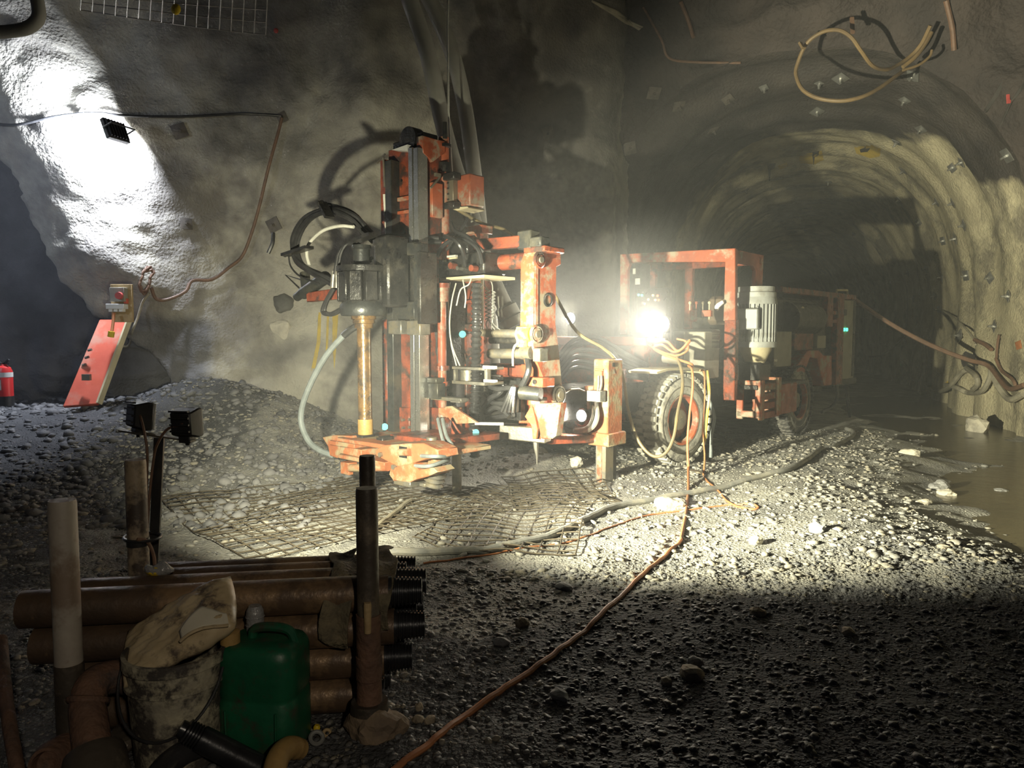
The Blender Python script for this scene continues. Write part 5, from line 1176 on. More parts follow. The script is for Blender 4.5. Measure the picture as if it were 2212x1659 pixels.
p = on_floor(683, 1583); yc = MB().prof((0, 0, 0), (0.004, 0, 0.03), [(0, 0.012), (0.8, 0.013), (1, 0.009)], 12).build('yellow_plug', 'yellow_plastic'); yc.location = (p.x, p.y, p.z); tag(yc, 'tiny bright yellow plug on the floor right of the green can', 'plug')
# ================================================================== cables and hoses
def floor_path(pxs, r, n=10):
    pts = spline([on_floor(a, b, r * 0.8) for a, b in pxs], n)
    return [Vector((p.x, p.y, fz(p.x, p.y) + r * 0.85)) for p in pts]
def cable(name, pts, r, m, label, cat='cable', n=8):
    o = MB().tube(pts, r, n).build(name, m); return tag(o, label, cat)
cable('supply_hose', floor_path([(818, 1192), (900, 1193), (1000, 1190), (1080, 1182), (1190, 1156), (1260, 1122), (1330, 1093), (1420, 1078), (1540, 1056), (1640, 1030), (1720, 1006), (1790, 975), (1838, 945), (1843, 932), (1828, 926)], 0.028, 8), 0.028, 'lead_grey', 'thick grey hose curving across the gravel to the rear wheel', 'hose', 10)
st_ = on_floor(1078, 1186); MB_ = MB().box((0, 0, 0.015), (0.05, 0.04, 0.06), (0.2, 0.3, 0.4)).build('hose_clip', 'lead_grey'); MB_.location = st_; tag(MB_, 'small grey clip on the thick hose across the gravel', 'clip')
cable('thin_lead', floor_path([(915, 1217), (1000, 1205), (1080, 1194), (1170, 1180), (1260, 1160), (1330, 1135), (1400, 1113), (1480, 1103), (1560, 1092), (1605, 1090)], 0.007, 8), 0.007, 'cable_orange', 'thin orange lead lying in front of the thick grey hose')
lead = [to_world(p) for p in path([(1487, 790, 2.96), (1495, 800, 2.85), (1496, 840, 2.8), (1489, 900, 2.75), (1485, 960, 2.7), (1487, 1010, 2.65)], 8)]
lead += floor_path([(1487, 1060), (1482, 1105), (1472, 1160), (1468, 1172), (1420, 1215), (1350, 1280), (1300, 1325), (1255, 1370), (1180, 1425), (1090, 1485), (1000, 1550), (930, 1605), (862, 1655), (820, 1690)], 0.012, 10)
cable('power_lead', lead, 0.013, 'cable_orange', 'long orange cable hanging from the rig past its front wheel and running to the foreground')
yl = [to_world(p) for p in path([(1512, 800, 2.9), (1521, 805, 3.0), (1522, 860, 3.05), (1518, 930, 3.05), (1522, 985, 3.0), (1519, 1028, 2.9)], 7)]
yl += floor_path([(1530, 1042), (1548, 1058), (1568, 1080), (1592, 1094), (1622, 1100), (1638, 1097), (1628, 1090), (1606, 1088)], 0.008, 7)
cable('thin_lead', yl, 0.009, 'cable_orange', 'thin orange cable hanging behind the front wheel and curling on the gravel')
cable('strap', [to_world(p) for p in path([(1527, 800, 3.05), (1532, 850, 3.1), (1527, 900, 3.1), (1522, 960, 3.1)], 7)], 0.016, 'yellow_paint', 'yellow and black strap hanging behind the front wheel', 'strap')
cable('strap', [to_world(p) for p in path([(1530, 860, 3.3), (1543, 900, 3.3), (1537, 940, 3.3), (1535, 988, 3.3)], 7)], 0.018, 'hose_grey', 'grey strap hanging lowest behind the front wheel', 'strap')
mat('sling_hose', (0.20, 0.155, 0.075), (0.13, 0.11, 0.07), 6, 0.5, bump=0.1)
sl = [(984, 450, 0.85), (1040, 482, 1.1), (1100, 502, 1.35), (1160, 560, 1.7), (1203, 645, 1.8), (1246, 716, 1.8), (1300, 750, 1.95), (1330, 778, 2.05), (1346, 815, 2.25), (1358, 890, 2.35), (1378, 950, 2.4), (1408, 984, 2.42), (1436, 980, 2.45), (1455, 945, 2.5), (1464, 890, 2.6), (1474, 840, 2.75), (1472, 800, 2.85), (1462, 772, 2.95)]
cable('sling_hose', [to_world(p) for p in path(sl, 8)], 0.017, 'sling_hose', 'slim hose slung from the mast past the jack and looping in front of the wheel', 'hose')
# supply cable from the back of the rig to the drift wall
rc_ = [to_world(L(1848, 648, x=1.2)), hit(1905, 682, [BV_TUN])[0].lerp(to_world(L(1848, 648, x=1.2)), 0.55)]
w1 = hit(2152, 790, [BV_TUN], 0.12)[0]; w0 = rc_[0]
pp = []
for i in range(9):
    t = i / 8; q = w0.lerp(w1, t); q.z -= 0.55 * t * (1 - t); pp.append(q)
pp += [hit(2178, 822, [BV_TUN], 0.10)[0], hit(2195, 838, [BV_TUN], 0.08)[0], hit(2225, 828, [BV_TUN], 0.08)[0]]
cable('rig_supply_cable', spline(pp, 6), 0.038, 'cable_brown', 'brown supply cable stretched from the back of the rig to the drift wall')
def wall_cable(pxs, r, m, label, trees=None, lift=None, name='service_cable', n=8, cat='cable'):
    pts = [hit(a, b, trees, (lift or r) + 0.01)[0] for a, b in pxs]
    return cable(name, spline(pts, 5), r, m, label, cat, n)
mat('dusty_cable', (0.36, 0.33, 0.25), (0.24, 0.22, 0.17), 8, 0.7, bump=0.1)
mat('tan_hose', (0.20, 0.135, 0.06), (0.14, 0.098, 0.052), 5, 0.6, bump=0.08)
for k, (pts, r, lab) in enumerate((
    ([(2152, 792), (2150, 815), (2130, 845), (2100, 850), (2075, 838), (2052, 832)], 0.045, 'dusty hose sagging along the foot of the drift wall, lowest of them'),
    ([(2155, 800), (2165, 830), (2185, 855), (2200, 862), (2225, 850)], 0.05, 'thick dusty hose drooping at the right edge of the photo'),
    ([(2000, 725), (1996, 780), (1990, 815), (1975, 820), (1972, 790), (1982, 740)], 0.035, 'dusty cable loop hanging beside the dark timber on the drift wall'),
    ([(2004, 730), (2002, 800), (2012, 838), (2035, 846), (2060, 836), (2085, 805), (2100, 798)], 0.045, 'pale dusty hose hanging down then running along the drift foot'),
    ([(1880, 770), (1905, 768), (1935, 750), (1960, 725)], 0.03, 'dark cable curving up the drift wall behind the rig'),
    ([(2095, 795), (2118, 812), (2122, 830), (2112, 842)], 0.045, 'short pale hose bend beside the dark hole in the drift wall'),
    ([(2158, 778), (2160, 750), (2164, 722)], 0.02, 'short dark cable rising from the bundle on the right wall'),
    ([(2040, 670), (2080, 700), (2110, 735), (2112, 745)], 0.018, 'thin grey cable running down the right wall to the bundle'),
    ([(2112, 738), (2135, 746), (2150, 754)], 0.035, 'short dark pipe stub sticking from the right wall'),
    ([(2158, 775), (2170, 800), (2195, 820), (2203, 838)], 0.025, 'dark cable running down to the right edge beneath the brown one'))):
    wall_cable(pts, r, 'dusty_cable' if k not in (4, 6, 8, 9) else 'cable_brown', lab, [BV_TUN, BV_FLOOR], r * 1.4)
# big loop of hose hung under the drift crown
lp = [(2010, 55), (1990, 95), (1968, 120), (1940, 140), (1915, 150), (1885, 142), (1860, 110), (1838, 80), (1810, 65), (1775, 70), (1742, 95), (1722, 140), (1720, 165), (1735, 195), (1770, 213), (1820, 218), (1865, 208), (1900, 190), (1935, 165), (1955, 150)]
pts = []
for i, (a, b) in enumerate(lp):
    h_ = hit(a, b, [BV_TUN, BV_ALL[3]])[0]
    pts.append(CAMP + (h_ - CAMP) * (0.93 + 0.02 * math.sin(i)))
cy = pts[9].y
pts = [atY(a, b, 10.3 + 0.25 * math.sin(i * 0.7)) for i, (a, b) in enumerate(lp)]
cable('hung_hose', spline(pts, 8), 0.026, 'tan_hose', 'tan hose hanging in a big loop under the drift crown', 'hose')
cable('hung_hose', spline([atY(a, b, 10.25) for a, b in ((2012, 70), (1995, 100), (1975, 125), (1950, 145))], 8), 0.028, 'tan_hose', 'short straight tan hose beside the big hanging loop', 'hose')
cable('hung_hose', spline([atY(a, b, 10.3) for a, b in ((2013, 108), (2008, 122), (1985, 140), (1950, 152))], 8), 0.018, 'tan_hose', 'thin curled hose end right of the big hanging loop', 'hose')
for k, (q0, q1, lab) in enumerate((((1840, 38), (1842, 72), 'reddish hanger tying the tan hose loop to the roof'), ((1728, 92), (1735, 104), 'small tan clip on the left of the hose loop'))):
    a, b = atY(*q0, 10.4), atY(*q1, 10.35)
    o = MB().beam(a, b, 0.05, 0.03).build('hose_hanger', 'cable_brown' if k == 0 else 'tan_hose'); tag(o, lab, 'hanger')
wall_cable([(2045, 0), (2058, 60), (2062, 105)], 0.035, 'cable_brown', 'brown hose coming down from the roof above the drift shoulder', [BV_ALL[3], BV_TUN])
wall_cable([(1390, 15), (1430, 85), (1445, 125), (1500, 135), (1600, 132)], 0.02, 'cable_brown', 'thin cable across the rock above the drift mouth', [BV_ALL[3], BV_TUN, BV_WALL])
wall_cable([(1470, 0), (1488, 45), (1497, 78)], 0.03, 'cable_brown', 'short brown cable hanging from the roof above the drift', [BV_ALL[3], BV_TUN, BV_ALL[4]])
# two pale ventilation hoses from the roof down behind the mast
mat('vent_fabric', (0.36, 0.355, 0.31), (0.29, 0.285, 0.25), 3, 0.75, bump=0.12, bscale=14)
def vent(pts, r, label):
    t = empty('ventilation_hose', to_world((0, 2, 0)), 0, label, 'hose', 'pale hoses behind the mast')
    w_ = spline([atY(a, b, c) for a, b, c in pts], 9); t.location = w_[-1]
    MB().tube([p - w_[-1] for p in w_], r, 14).build('hose_skin', 'vent_fabric', t)
    return t, w_
v1, w_ = vent([(868, -60, 7.7), (885, 0, 7.75), (925, 120, 7.85), (955, 260, 7.95), (985, 370, 8.0), (1020, 470, 8.0), (1050, 570, 8.0), (1085, 650, 8.0), (1100, 680, 8.0)], 0.088, 'pale thick hose running down behind the mast to a fat nozzle')
MB().prof(w_[-8] - w_[-1], w_[-1] - w_[-1] + Vector((0.06, 0, -0.12)), [(0, 0.10), (0.1, 0.125), (0.55, 0.125), (0.6, 0.145), (1, 0.145)], 18).build('nozzle', 'vent_fabric', v1)
v2, w_ = vent([(895, -60, 7.9), (928, 0, 8.0), (975, 110, 8.1), (1002, 220, 8.2), (1020, 340, 8.2), (1034, 460, 8.3), (1043, 560, 8.3), (1060, 700, 8.4), (1070, 900, 8.6)], 0.082, 'pale thick hose hanging behind the other, right of the mast')
w_ = [atY(969, -40, 7.6), atY(967, 60, 7.6), atY(968, 150, 7.6), atY(969, 240, 7.6), atY(975, 350, 7.6), atY(980, 412, 7.6)]
cable('hoist_rope', w_, 0.011, 'hose_white', 'thin white rope hanging from the roof to the mast head', 'rope', 6)
# ================================================================== things on the walls
mat('plate_steel', (0.50, 0.50, 0.48), (0.36, 0.36, 0.34), 8, 0.38, metal=0.75, bump=0.1)
mat('plate_dark', (0.16, 0.14, 0.12), (0.10, 0.09, 0.08), 8, 0.6, metal=0.3, bump=0.1)
def bolt_plate(px, py, size, label, m='plate_steel', trees=None, rot=0.0, group='rock bolt plates on the drift lining'):
    p, nrm = hit(px, py, trees or [BV_TUN, BV_ALL[3]])
    t = empty('rock_bolt', p + nrm * 0.01, 0, label, 'rock bolt', group)
    q = nrm.to_track_quat('Z', 'Y').to_matrix() @ Matrix.Rotation(rot, 3, 'Z'); t.rotation_euler = q.to_euler()
    s = size * 0.40
    MB().add([(-s, -s, 0.0), (s, -s, 0.0), (s, s, 0.0), (-s, s, 0.0), (-s, -s, 0.012), (s, -s, 0.012), (s, s, 0.012), (-s, s, 0.012), (-s * .35, -s * .35, 0.03), (s * .35, -s * .35, 0.03), (s * .35, s * .35, 0.03), (-s * .35, s * .35, 0.03)],
             [(0, 3, 2, 1), (0, 1, 5, 4), (1, 2, 6, 5), (2, 3, 7, 6), (3, 0, 4, 7), (4, 5, 9, 8), (5, 6, 10, 9), (6, 7, 11, 10), (7, 4, 8, 11), (8, 9, 10, 11)]).build('plate', m, t)
    MB().cyl((0, 0, 0.02), (0, 0, 0.10), 0.018, 8).cyl((0, 0, 0.03), (0, 0, 0.055), 0.03, 6).build('bolt_end', m, t)
    return t
BP = [(2177, 335, .26, 'large pale bolt plate at the right edge, on the lip of the drift'), (1938, 306, .20, 'bright bolt plate on the crown right of the yellow paint'), (1816, 168, .24, 'bolt plate on the rock inside the hose loop'),
      (1973, 163, .22, 'bolt plate right of the hose loop crossing'), (1955, 215, .18, 'small bolt plate below the hose loop on its right'), (1770, 178, .14, 'small bolt stub low inside the hose loop'), (1650, 188, .16, 'shiny bolt plate left of the hose loop'),
      (1572, 213, .22, 'bolt plate on the dark rock high on the left shoulder'), (1412, 200, .26, 'grey bolt plate on the upper left corner of the drift mouth'), (1466, 228, .24, 'bolt plate next to the corner plate of the drift mouth'), (1540, 280, .22, 'bolt plate in the dark left haunch of the drift'),
      (1765, 240, .24, 'bolt plate on the crown just under the hose loop'), (1990, 278, .20, 'bolt plate on the right haunch above the bright plate'), (2058, 362, .18, 'bolt plate on the lit right haunch, upper one'), (1952, 368, .20, 'bolt plate beneath the yellow painted band, right'), (2078, 350, .18, 'bolt plate high on the right haunch near the lip'),
      (1943, 430, .18, 'bolt plate right of the dark inner arch'), (2025, 436, .20, 'bolt plate on the bright haunch, middle height'), (2060, 438, .18, 'bolt plate paired beside the middle haunch plate'), (2065, 515, .22, 'clear bright plate on the right wall above the bundle'), (2038, 520, .22, 'bolt plate left of the clear bright plate'),
      (1985, 480, .18, 'bolt plate on the inner right wall'), (2084, 486, .2, 'bolt plate on the right wall between two folds'), (2035, 598, .28, 'long pale plate on the lit right wall'), (2088, 595, .24, 'pale plate right of the long pale plate'), (2002, 580, .2, 'bolt plate on the wall left of the long pale plate'),
      (1962, 590, .2, 'bolt plate on the darker wall beyond'), (2020, 640, .2, 'bolt plate above the supply cable'), (1925, 610, .16, 'small bright bolt on the far right wall'), (1974, 645, .2, 'bolt plate just above the brown supply cable'), (2075, 725, .24, 'bolt plate below the supply cable on the right wall'), (2150, 705, .2, 'bolt plate beside the bundle of cables'),
      (2030, 668, .2, 'grey plate where the lit fold begins'), (1740, 497, .16, 'small bolt in the dark far vault'), (1845, 505, .16, 'small bright bolt on the far vault right side'), (1790, 392, .18, 'bolt plate under the yellow painted crown'), (1610, 410, .2, 'bolt plate low on the left haunch beside the light streak'), (1360, 320, .26, 'dark grey bolt plate on the left jamb of the drift mouth'), (2140, 600, .2, 'bolt plate on the speckled right wall'), (2180, 640, .18, 'bolt plate close to the right edge of the photo')]
for k, (a, b, s, lab) in enumerate(BP): bolt_plate(a, b, s, lab, 'plate_dark' if a < 1640 else 'plate_steel', rot=0.3 * (k % 4))  # plates on the left get a darker steel, their dim light painted in

# painted marks and strips: thin skins of paint on the sprayed concrete
mat('yellow_mark', (0.55, 0.40, 0.06), (0.42, 0.31, 0.08), 6, 0.8, bump=0.2)
mat('black_mark', (0.03, 0.028, 0.025), (0.05, 0.045, 0.04), 6, 0.8, bump=0.2)
mat('pale_mark', (0.52, 0.48, 0.38), (0.40, 0.37, 0.30), 6, 0.85, bump=0.3)
mat('damp_patch', (0.115, 0.112, 0.098), (0.085, 0.083, 0.075), 4, 0.6, bump=0.4, bscale=20)
mat('red_ribbon', (0.60, 0.10, 0.09), (0.48, 0.08, 0.07), 8, 0.6, bump=0.1)
def patch(name, poly, m, label, trees=None, th=0.008, seg=7, cat='paint mark'):
    """a skin that follows the wall inside a photographed outline"""
    n = len(poly); cx_ = sum(p[0] for p in poly) / n; cy_ = sum(p[1] for p in poly) / n
    P = []; rings = 4; m_ = n * seg
    out = []
    for i in range(n):
        a, b = poly[i], poly[(i + 1) % n]
        for k in range(seg): t = k / seg; out.append((a[0] + (b[0] - a[0]) * t, a[1] + (b[1] - a[1]) * t))
    for r_i in range(1, rings + 1):
        f = r_i / rings
        for (a, b) in out:
            p, nn = hit(cx_ + (a - cx_) * f, cy_ + (b - cy_) * f, trees, th if r_i < rings else 0.001); P.append(p)
    c, _ = hit(cx_, cy_, trees, th); P.append(c); ci = len(P) - 1
    F = [(ci, k, (k + 1) % m_) for k in range(m_)]
    for r_i in range(rings - 1):
        for k in range(m_):
            k2 = (k + 1) % m_; F.append((r_i * m_ + k, (r_i + 1) * m_ + k, (r_i + 1) * m_ + k2, r_i * m_ + k2))
    o = mesh_obj(name, P, F, m)
    return tag(o, label, cat)
W_ = [BV_WALL]; T_ = [BV_TUN]
patch('paint_drip', [(688, 675), (694, 675), (692, 740), (680, 800), (672, 800), (684, 740)], 'yellow_mark', 'leftmost long yellow paint drip on the back wall', W_)
patch('paint_drip', [(706, 680), (711, 680), (708, 770), (703, 770)], 'yellow_mark', 'thin yellow paint drip between two broader ones', W_)
patch('paint_drip', [(718, 672), (731, 674), (726, 760), (722, 800), (718, 740)], 'yellow_mark', 'broad yellow paint drip nearest the drill rod', W_)
patch('paint_mark', [(1845, 318), (1880, 312), (1905, 318), (1900, 338), (1880, 342), (1850, 332)], 'yellow_mark', 'yellow paint patch on the drift crown, right one', T_)
patch('paint_mark', [(1728, 335), (1775, 325), (1780, 345), (1760, 355), (1725, 352)], 'yellow_mark', 'yellow paint patch on the drift crown, middle one', T_)
patch('paint_mark', [(1680, 358), (1700, 350), (1702, 360), (1684, 366)], 'yellow_mark', 'small orange-yellow paint patch left on the drift crown', T_)
for (q, lab) in (([(1755, 328), (1770, 326), (1768, 336), (1758, 338), (1757, 358), (1754, 338)], 'black smear hanging in the middle yellow patch'), ([(1855, 322), (1872, 316), (1882, 320), (1875, 328), (1858, 330)], 'black smear beneath the right yellow patch'), ([(1657, 355), (1676, 352), (1674, 362), (1664, 364), (1662, 395), (1659, 364)], 'black drip left of the small orange patch')):
    patch('paint_mark', q, 'black_mark', lab, T_, 0.014)
patch('paint_mark', [(2192, 740), (2205, 734), (2208, 752), (2196, 756)], 'cable_orange', 'faint orange paint dab near the right edge', T_)
patch('paint_mark', [(2040, 828), (2048, 822), (2050, 832), (2042, 836)], 'yellow_mark', 'yellow paint dab at the foot of the drift wall', T_)
# a pale vein of sprayed concrete crossing the roof
patch('grout_vein', [(1278, 0), (1300, 8), (1330, 20), (1352, 40), (1390, 58), (1380, 66), (1348, 50), (1322, 32), (1296, 16), (1278, 4)], 'pale_mark', 'pale crooked vein of grout high above the drift mouth', None, 0.04, cat='grout')
# holes and slabs on the back wall
hp_, hn = hit(611, 660, W_)
nh = rock('wall_hollow', hp_ + Vector((0, 0.05, 0)), (0.17, 0.10, 0.20), 'damp_patch', 21, 'brown rock knob set in the back wall left of the drill head', 'rock', smooth=True)
hp_, hn = hit(602, 714, W_); sb_ = rock('loose_slab', hp_ + Vector((0, 0.02, 0)), (0.17, 0.05, 0.20), 'pale_rock', 22, 'pale slab of sprayed concrete on the wall under the brown knob', 'rock')
bolt_plate(402, 484, 0.20, 'square dark bolt plate on the back wall above the coiled cable', 'plate_dark', W_, 0.0, 'rock bolt plates on the back wall')
bolt_plate(592, 486, 0.24, 'dark bolt plate on the wall left of the hose loop', 'plate_dark', W_, 0.4, 'rock bolt plates on the back wall')
bolt_plate(388, 283, 0.24, 'dark bolt plate on the wall under the long black cable', 'plate_dark', W_, 0.4, 'rock bolt plates on the back wall')
bolt_plate(610, 254, 0.18, 'dark bolt where the long cable turns down the wall', 'plate_dark', W_, 0.4, 'rock bolt plates on the back wall')
bolt_plate(1183, 288, 0.24, 'dim bolt plate on the wall right of the pale hoses', 'plate_dark', W_, 0.4, 'rock bolt plates on the back wall')
wall_cable([(592, 505), (590, 525), (580, 548)], 0.03, 'hose_black', 'short black rag hanging from the bolt plate by the hose loop', W_, name='hanging_rag', cat='rag')
# cables of the left wall
wall_cable([(-20, 268), (40, 270), (120, 258), (200, 248), (262, 252), (330, 254), (420, 252), (520, 248), (600, 250), (612, 256)], 0.018, 'hose_black', 'long dark cable strung across the wall above the flood light', W_, 0.05)
wall_cable([(612, 256), (600, 290), (578, 360), (562, 440), (545, 500), (525, 555), (495, 585), (455, 606), (415, 610), (398, 632), (360, 648), (338, 640), (326, 620)], 0.024, 'cable_brown', 'brown cable drooping down the wall to the coil', W_, 0.06)
hpt = [hit(316 + (8 + (i % 7)) * math.cos(a), 602 + (17 + 2 * (i % 5)) * math.sin(a), W_, 0.09 + 0.02 * (i % 3))[0] for i, a in enumerate([k * 0.45 for k in range(44)])]
cable('cable_coil', spline(hpt, 3), 0.016, 'cable_brown', 'coil of brown cable hung on the back wall')
wall_cable([(324, 625), (318, 650), (304, 680), (288, 720), (270, 745), (252, 748), (242, 735), (241, 718)], 0.018, 'dusty_cable', 'grey cable from the coil to the switch board', W_, 0.10)
# flood light
fl_ = empty('flood_light', FLOOD, 0, 'flat dark flood light bolted high on the lit left wall', 'flood light')
fd_ = FLOOD_DIR
fl_.rotation_euler = fd_.to_track_quat('Y', 'Z').to_euler()
MB().bx(-0.17, 0.17, -0.05, 0.02, -0.14, 0.14).build('lamp_case', 'lamp_black', fl_, bevel=0.01)
MB().bx(-0.155, 0.155, 0.02, 0.028, -0.125, 0.125).build('lamp_lens', 'lens_glow', fl_)['label'] = 'white glowing panel'
for k in range(7): MB().bx(-0.15 + 0.046 * k, -0.138 + 0.046 * k, -0.075, -0.05, -0.12, 0.12).build('cooling_fin', 'lamp_black', fl_)
MB().tube([(-0.185, -0.01, 0.0), (-0.185, -0.16, 0.0), (0.185, -0.16, 0.0), (0.185, -0.01, 0.0)], 0.012, 6).build('bracket', 'lamp_black', fl_)
# leaning orange board, switch board and extinguisher
mat('orange_board', (0.66, 0.13, 0.075), (0.55, 0.095, 0.055), 3, 0.5, bump=0.06, c3=(0.55, 0.25, 0.18), c3amt=0.25)
YB = 9.6
pa, pb, pc, pd = [atY(*q) for q in ((135, 878, 9.45), (212, 872, 9.55), (278, 690, 10.1), (215, 690, 10.1))]
bo = empty('stretcher_board', pa, 0, 'bright orange board leaning against the left wall under the switch board', 'board')
nb = (pb - pa).cross(pd - pa).normalized()
if nb.y > 0: nb = -nb
MB().poly([p - pa for p in (pa, pb, pc, pd)], -nb * 0.06).build('board_panel', 'orange_board', bo, bevel=0.008)
ps, pe_ = pb - pa, pc - pa
MB().beam(ps + Vector((0.01, 0, 0)), pe_ + Vector((0.01, 0, 0)), 0.03, 0.08).build('board_rim', 'cream_paint', bo)
q0 = atY(187, 815, 9.55) - pa; MB().box(q0, (0.10, 0.05, 0.08)).build('board_bracket', 'dull_steel', bo)
for k in range(5): MB().cyl(atY(196 - 6 * k + 2, 755 + 16 * k, 9.75) - pa, atY(190 - 6 * k, 757 + 16 * k, 9.75) - pa, 0.018, 6).build('board_peg', 'dull_steel', bo)
YS = 9.85
s0, s1 = atY(241, 700, YS), atY(284, 614, YS)
sbx = empty('switch_board', atY(262, 700, YS), 0, 'wooden switch board with a red button on the left wall', 'switch board')
o_ = Vector(sbx.location)
def sbx_box(a, b, c, d, dy0, dy1, m, nm, bev=0.004):
    p, q = atY(a, d, YS) - o_, atY(b, c, YS) - o_; return MB().bx(p.x, q.x, dy0, dy1, p.z, q.z).build(nm, m, sbx, bevel=bev)
sbx_box(241, 284, 614, 696, 0.0, 0.04, 'timber', 'backing_board')
sbx_box(246, 276, 622, 652, -0.10, 0.0, 'cabinet_beige', 'switch_box')
sbx_box(239, 277, 657, 668, -0.12, 0.0, 'white_label', 'socket_strip')
for k in range(3): sbx_box(243 + 11 * k, 251 + 11 * k, 666, 674, -0.10, -0.02, 'white_label', 'socket')
bcn = atY(270, 640, YS) - o_; MB().prof(bcn + Vector((0, -0.10, 0)), bcn + Vector((0, -0.17, 0)), [(0, 0.03), (0.4, 0.03), (0.5, 0.05), (1, 0.045)], 14).build('stop_button', 'red_ribbon', sbx)['label'] = 'red stop button'
sbx_box(272, 278, 645, 656, -0.06, 0.0, 'orange_board', 'red_tag')
MB().tube(spline([atY(246, 676, YS - 0.1) - o_, atY(244, 700, YS - 0.15) - o_, atY(241, 720, YS - 0.2) - o_], 6), 0.02, 7).build('plug_lead', 'cable_orange', sbx)
MB().cyl(atY(241, 716, YS - 0.22) - o_, atY(239, 728, YS - 0.22) - o_, 0.04, 10).build('plug', 'yellow_plastic', sbx)
fe = empty('fire_extinguisher', atY(12, 876, 9.3), 0, 'red fire extinguisher standing at the left edge of the photo', 'fire extinguisher')
mat('extinguisher_red', (0.55, 0.03, 0.03), (0.45, 0.025, 0.025), 4, 0.35, bump=0.03)
MB().prof((0, 0, 0), (0, 0, 0.52), [(0, 0.08), (0.02, 0.095), (0.82, 0.095), (0.92, 0.075), (0.97, 0.035), (1, 0.03)], 22).build('cylinder', 'extinguisher_red', fe)
MB().prof((0, 0, 0.0), (0, 0, 0.12), [(0, 0.098), (1, 0.098)], 22).build('foot_band', 'lamp_black', fe)
MB().prof((0, 0, 0.36), (0, 0, 0.42), [(0, 0.097), (1, 0.097)], 22, caps=False).build('white_band', 'white_label', fe)
MB().bx(-0.05, 0.02, -0.099, -0.09, 0.2, 0.33).build('blue_label', 'lamp_glass', fe)
MB().beam((0, 0, 0.52), (0.07, 0, 0.58), 0.03, 0.02).beam((0, 0, 0.53), (0.08, 0, 0.53), 0.03, 0.015).build('lever', 'lamp_black', fe)
MB().tube(spline([(-0.02, 0, 0.53), (-0.09, 0, 0.55), (-0.12, 0, 0.42), (-0.11, 0, 0.2)], 6), 0.012, 7).build('hose', 'hose_black', fe)
# bent pale pipe at the top left corner
bpipe = cable('vent_pipe', spline([atY(a, b, 7.0) for a, b in ((70, -40), (82, 10), (82, 40), (60, 60), (20, 68), (-40, 70))], 8), 0.058, 'vent_fabric', 'pale bent pipe in the top left corner', 'pipe', 14)
# welded wire mesh hanging from the roof
mat('mesh_wire', (0.36, 0.34, 0.30), (0.24, 0.22, 0.20), 12, 0.5, metal=0.5, bump=0.05)
rm_ = empty('roof_mesh', atY(570, 70, 8.4), 0, 'sheet of welded wire mesh hanging from the roof at the top left', 'wire mesh'); ro = Vector(rm_.location)
b = MB(); c_ = MB()
NXm, NYm = 17, 6
def mp(i, j): 
    s, t = i / (NXm - 1), j / (NYm - 1)
    a = (180 + 400 * s - 6 * t, -60 + (132 + 4 * math.sin(s * 3)) * t * (0.62 + 0.4 * s)); return atY(a[0], a[1], 7.6 + 1.0 * t + 0.08 * math.sin(i)) - ro
for i in range(NXm): b.tube([mp(i, j) for j in range(NYm)], 0.006, 5)
for j in range(NYm): c_.tube([mp(i, j) for i in range(NXm)], 0.006, 5)
tag(b.build('long_wires', 'mesh_wire', rm_), kind='stuff'); tag(c_.build('cross_wires', 'mesh_wire', rm_), kind='stuff')
yb = MB().ball((0, 0, 0), 0.06, 10, (0.9, 0.4, 1.0)).build('yellow_tag', 'yellow_plastic'); yb.location = atY(380, 20, 8.15); tag(yb, 'yellow rag caught in the roof mesh', 'rag')
rp, rn = hit(597, 67, [BV_WALL, BV_ALL[4]], 0.03); rd = MB().ball((0, 0, 0), 0.035, 10).build('red_marker', 'red_ribbon'); rd.location = rp; tag(rd, 'small red marker on the wall right of the roof mesh', 'marker')
for (px, py, nm) in ((2180, 212, 'pink ribbon hanging from the cracked rock at the upper right'),):
    p, nn = hit(px, py, None, 0.03); o = MB().beam((0, 0, 0.06), (0.01, 0, -0.06), 0.035, 0.02).box((0.02, 0, -0.03), (0.05, 0.015, 0.04), (0, 0.5, 0)).build('ribbon', 'red_ribbon'); o.location = p; tag(o, nm, 'ribbon')
patch('rock_crack', [(2172, 160), (2178, 152), (2158, 205), (2128, 250), (2092, 298), (2096, 288), (2124, 240), (2150, 200)], 'black_mark', 'upper dark crack in the rock beside the drift lip', [BV_ALL[3]], 0.012, 5, 'crack')
patch('rock_crack', [(2212, 175), (2212, 190), (2190, 215), (2165, 268), (2158, 275), (2180, 222), (2195, 200)], 'black_mark', 'lower dark crack in the rock at the right edge', [BV_ALL[3]], 0.012, 5, 'crack')
# dark timber and boards at the foot of the drift wall
def wall_block(name, px0, px1, py0, py1, dep, m, label, cat, tree=T_):
    p, nn = hit((px0 + px1) / 2, (py0 + py1) / 2, tree, 0.02)
    a, b2 = atY(px0, py1, p.y), atY(px1, py0, p.y)
    o = MB().bx(-(b2.x - a.x) / 2, (b2.x - a.x) / 2, -dep / 2, dep / 2, 0, b2.z - a.z).build(name, m, bevel=0.01); o.location = ((a.x + b2.x) / 2, p.y, a.z); o.rotation_euler = (0, 0, -TA); return tag(o, label, cat)
wall_block('timber_prop', 2003, 2016, 728, 834, 0.12, 'plate_dark', 'dark upright timber against the drift wall behind the cables', 'timber')
patch('wall_hole', [(2074, 770), (2086, 758), (2106, 762), (2116, 778), (2110, 800), (2088, 798), (2078, 790)], 'black_mark', 'dark hole broken in the foot of the drift wall', T_, 0.01, 6, 'hole')
patch('splash_mark', [(1880, 700), (1890, 696), (1895, 720), (1888, 760), (1886, 800), (1880, 802), (1882, 760)], 'pale_mark', 'pale splashed streak on the wall behind the rig cabinet', T_, 0.01, 6, 'stain')
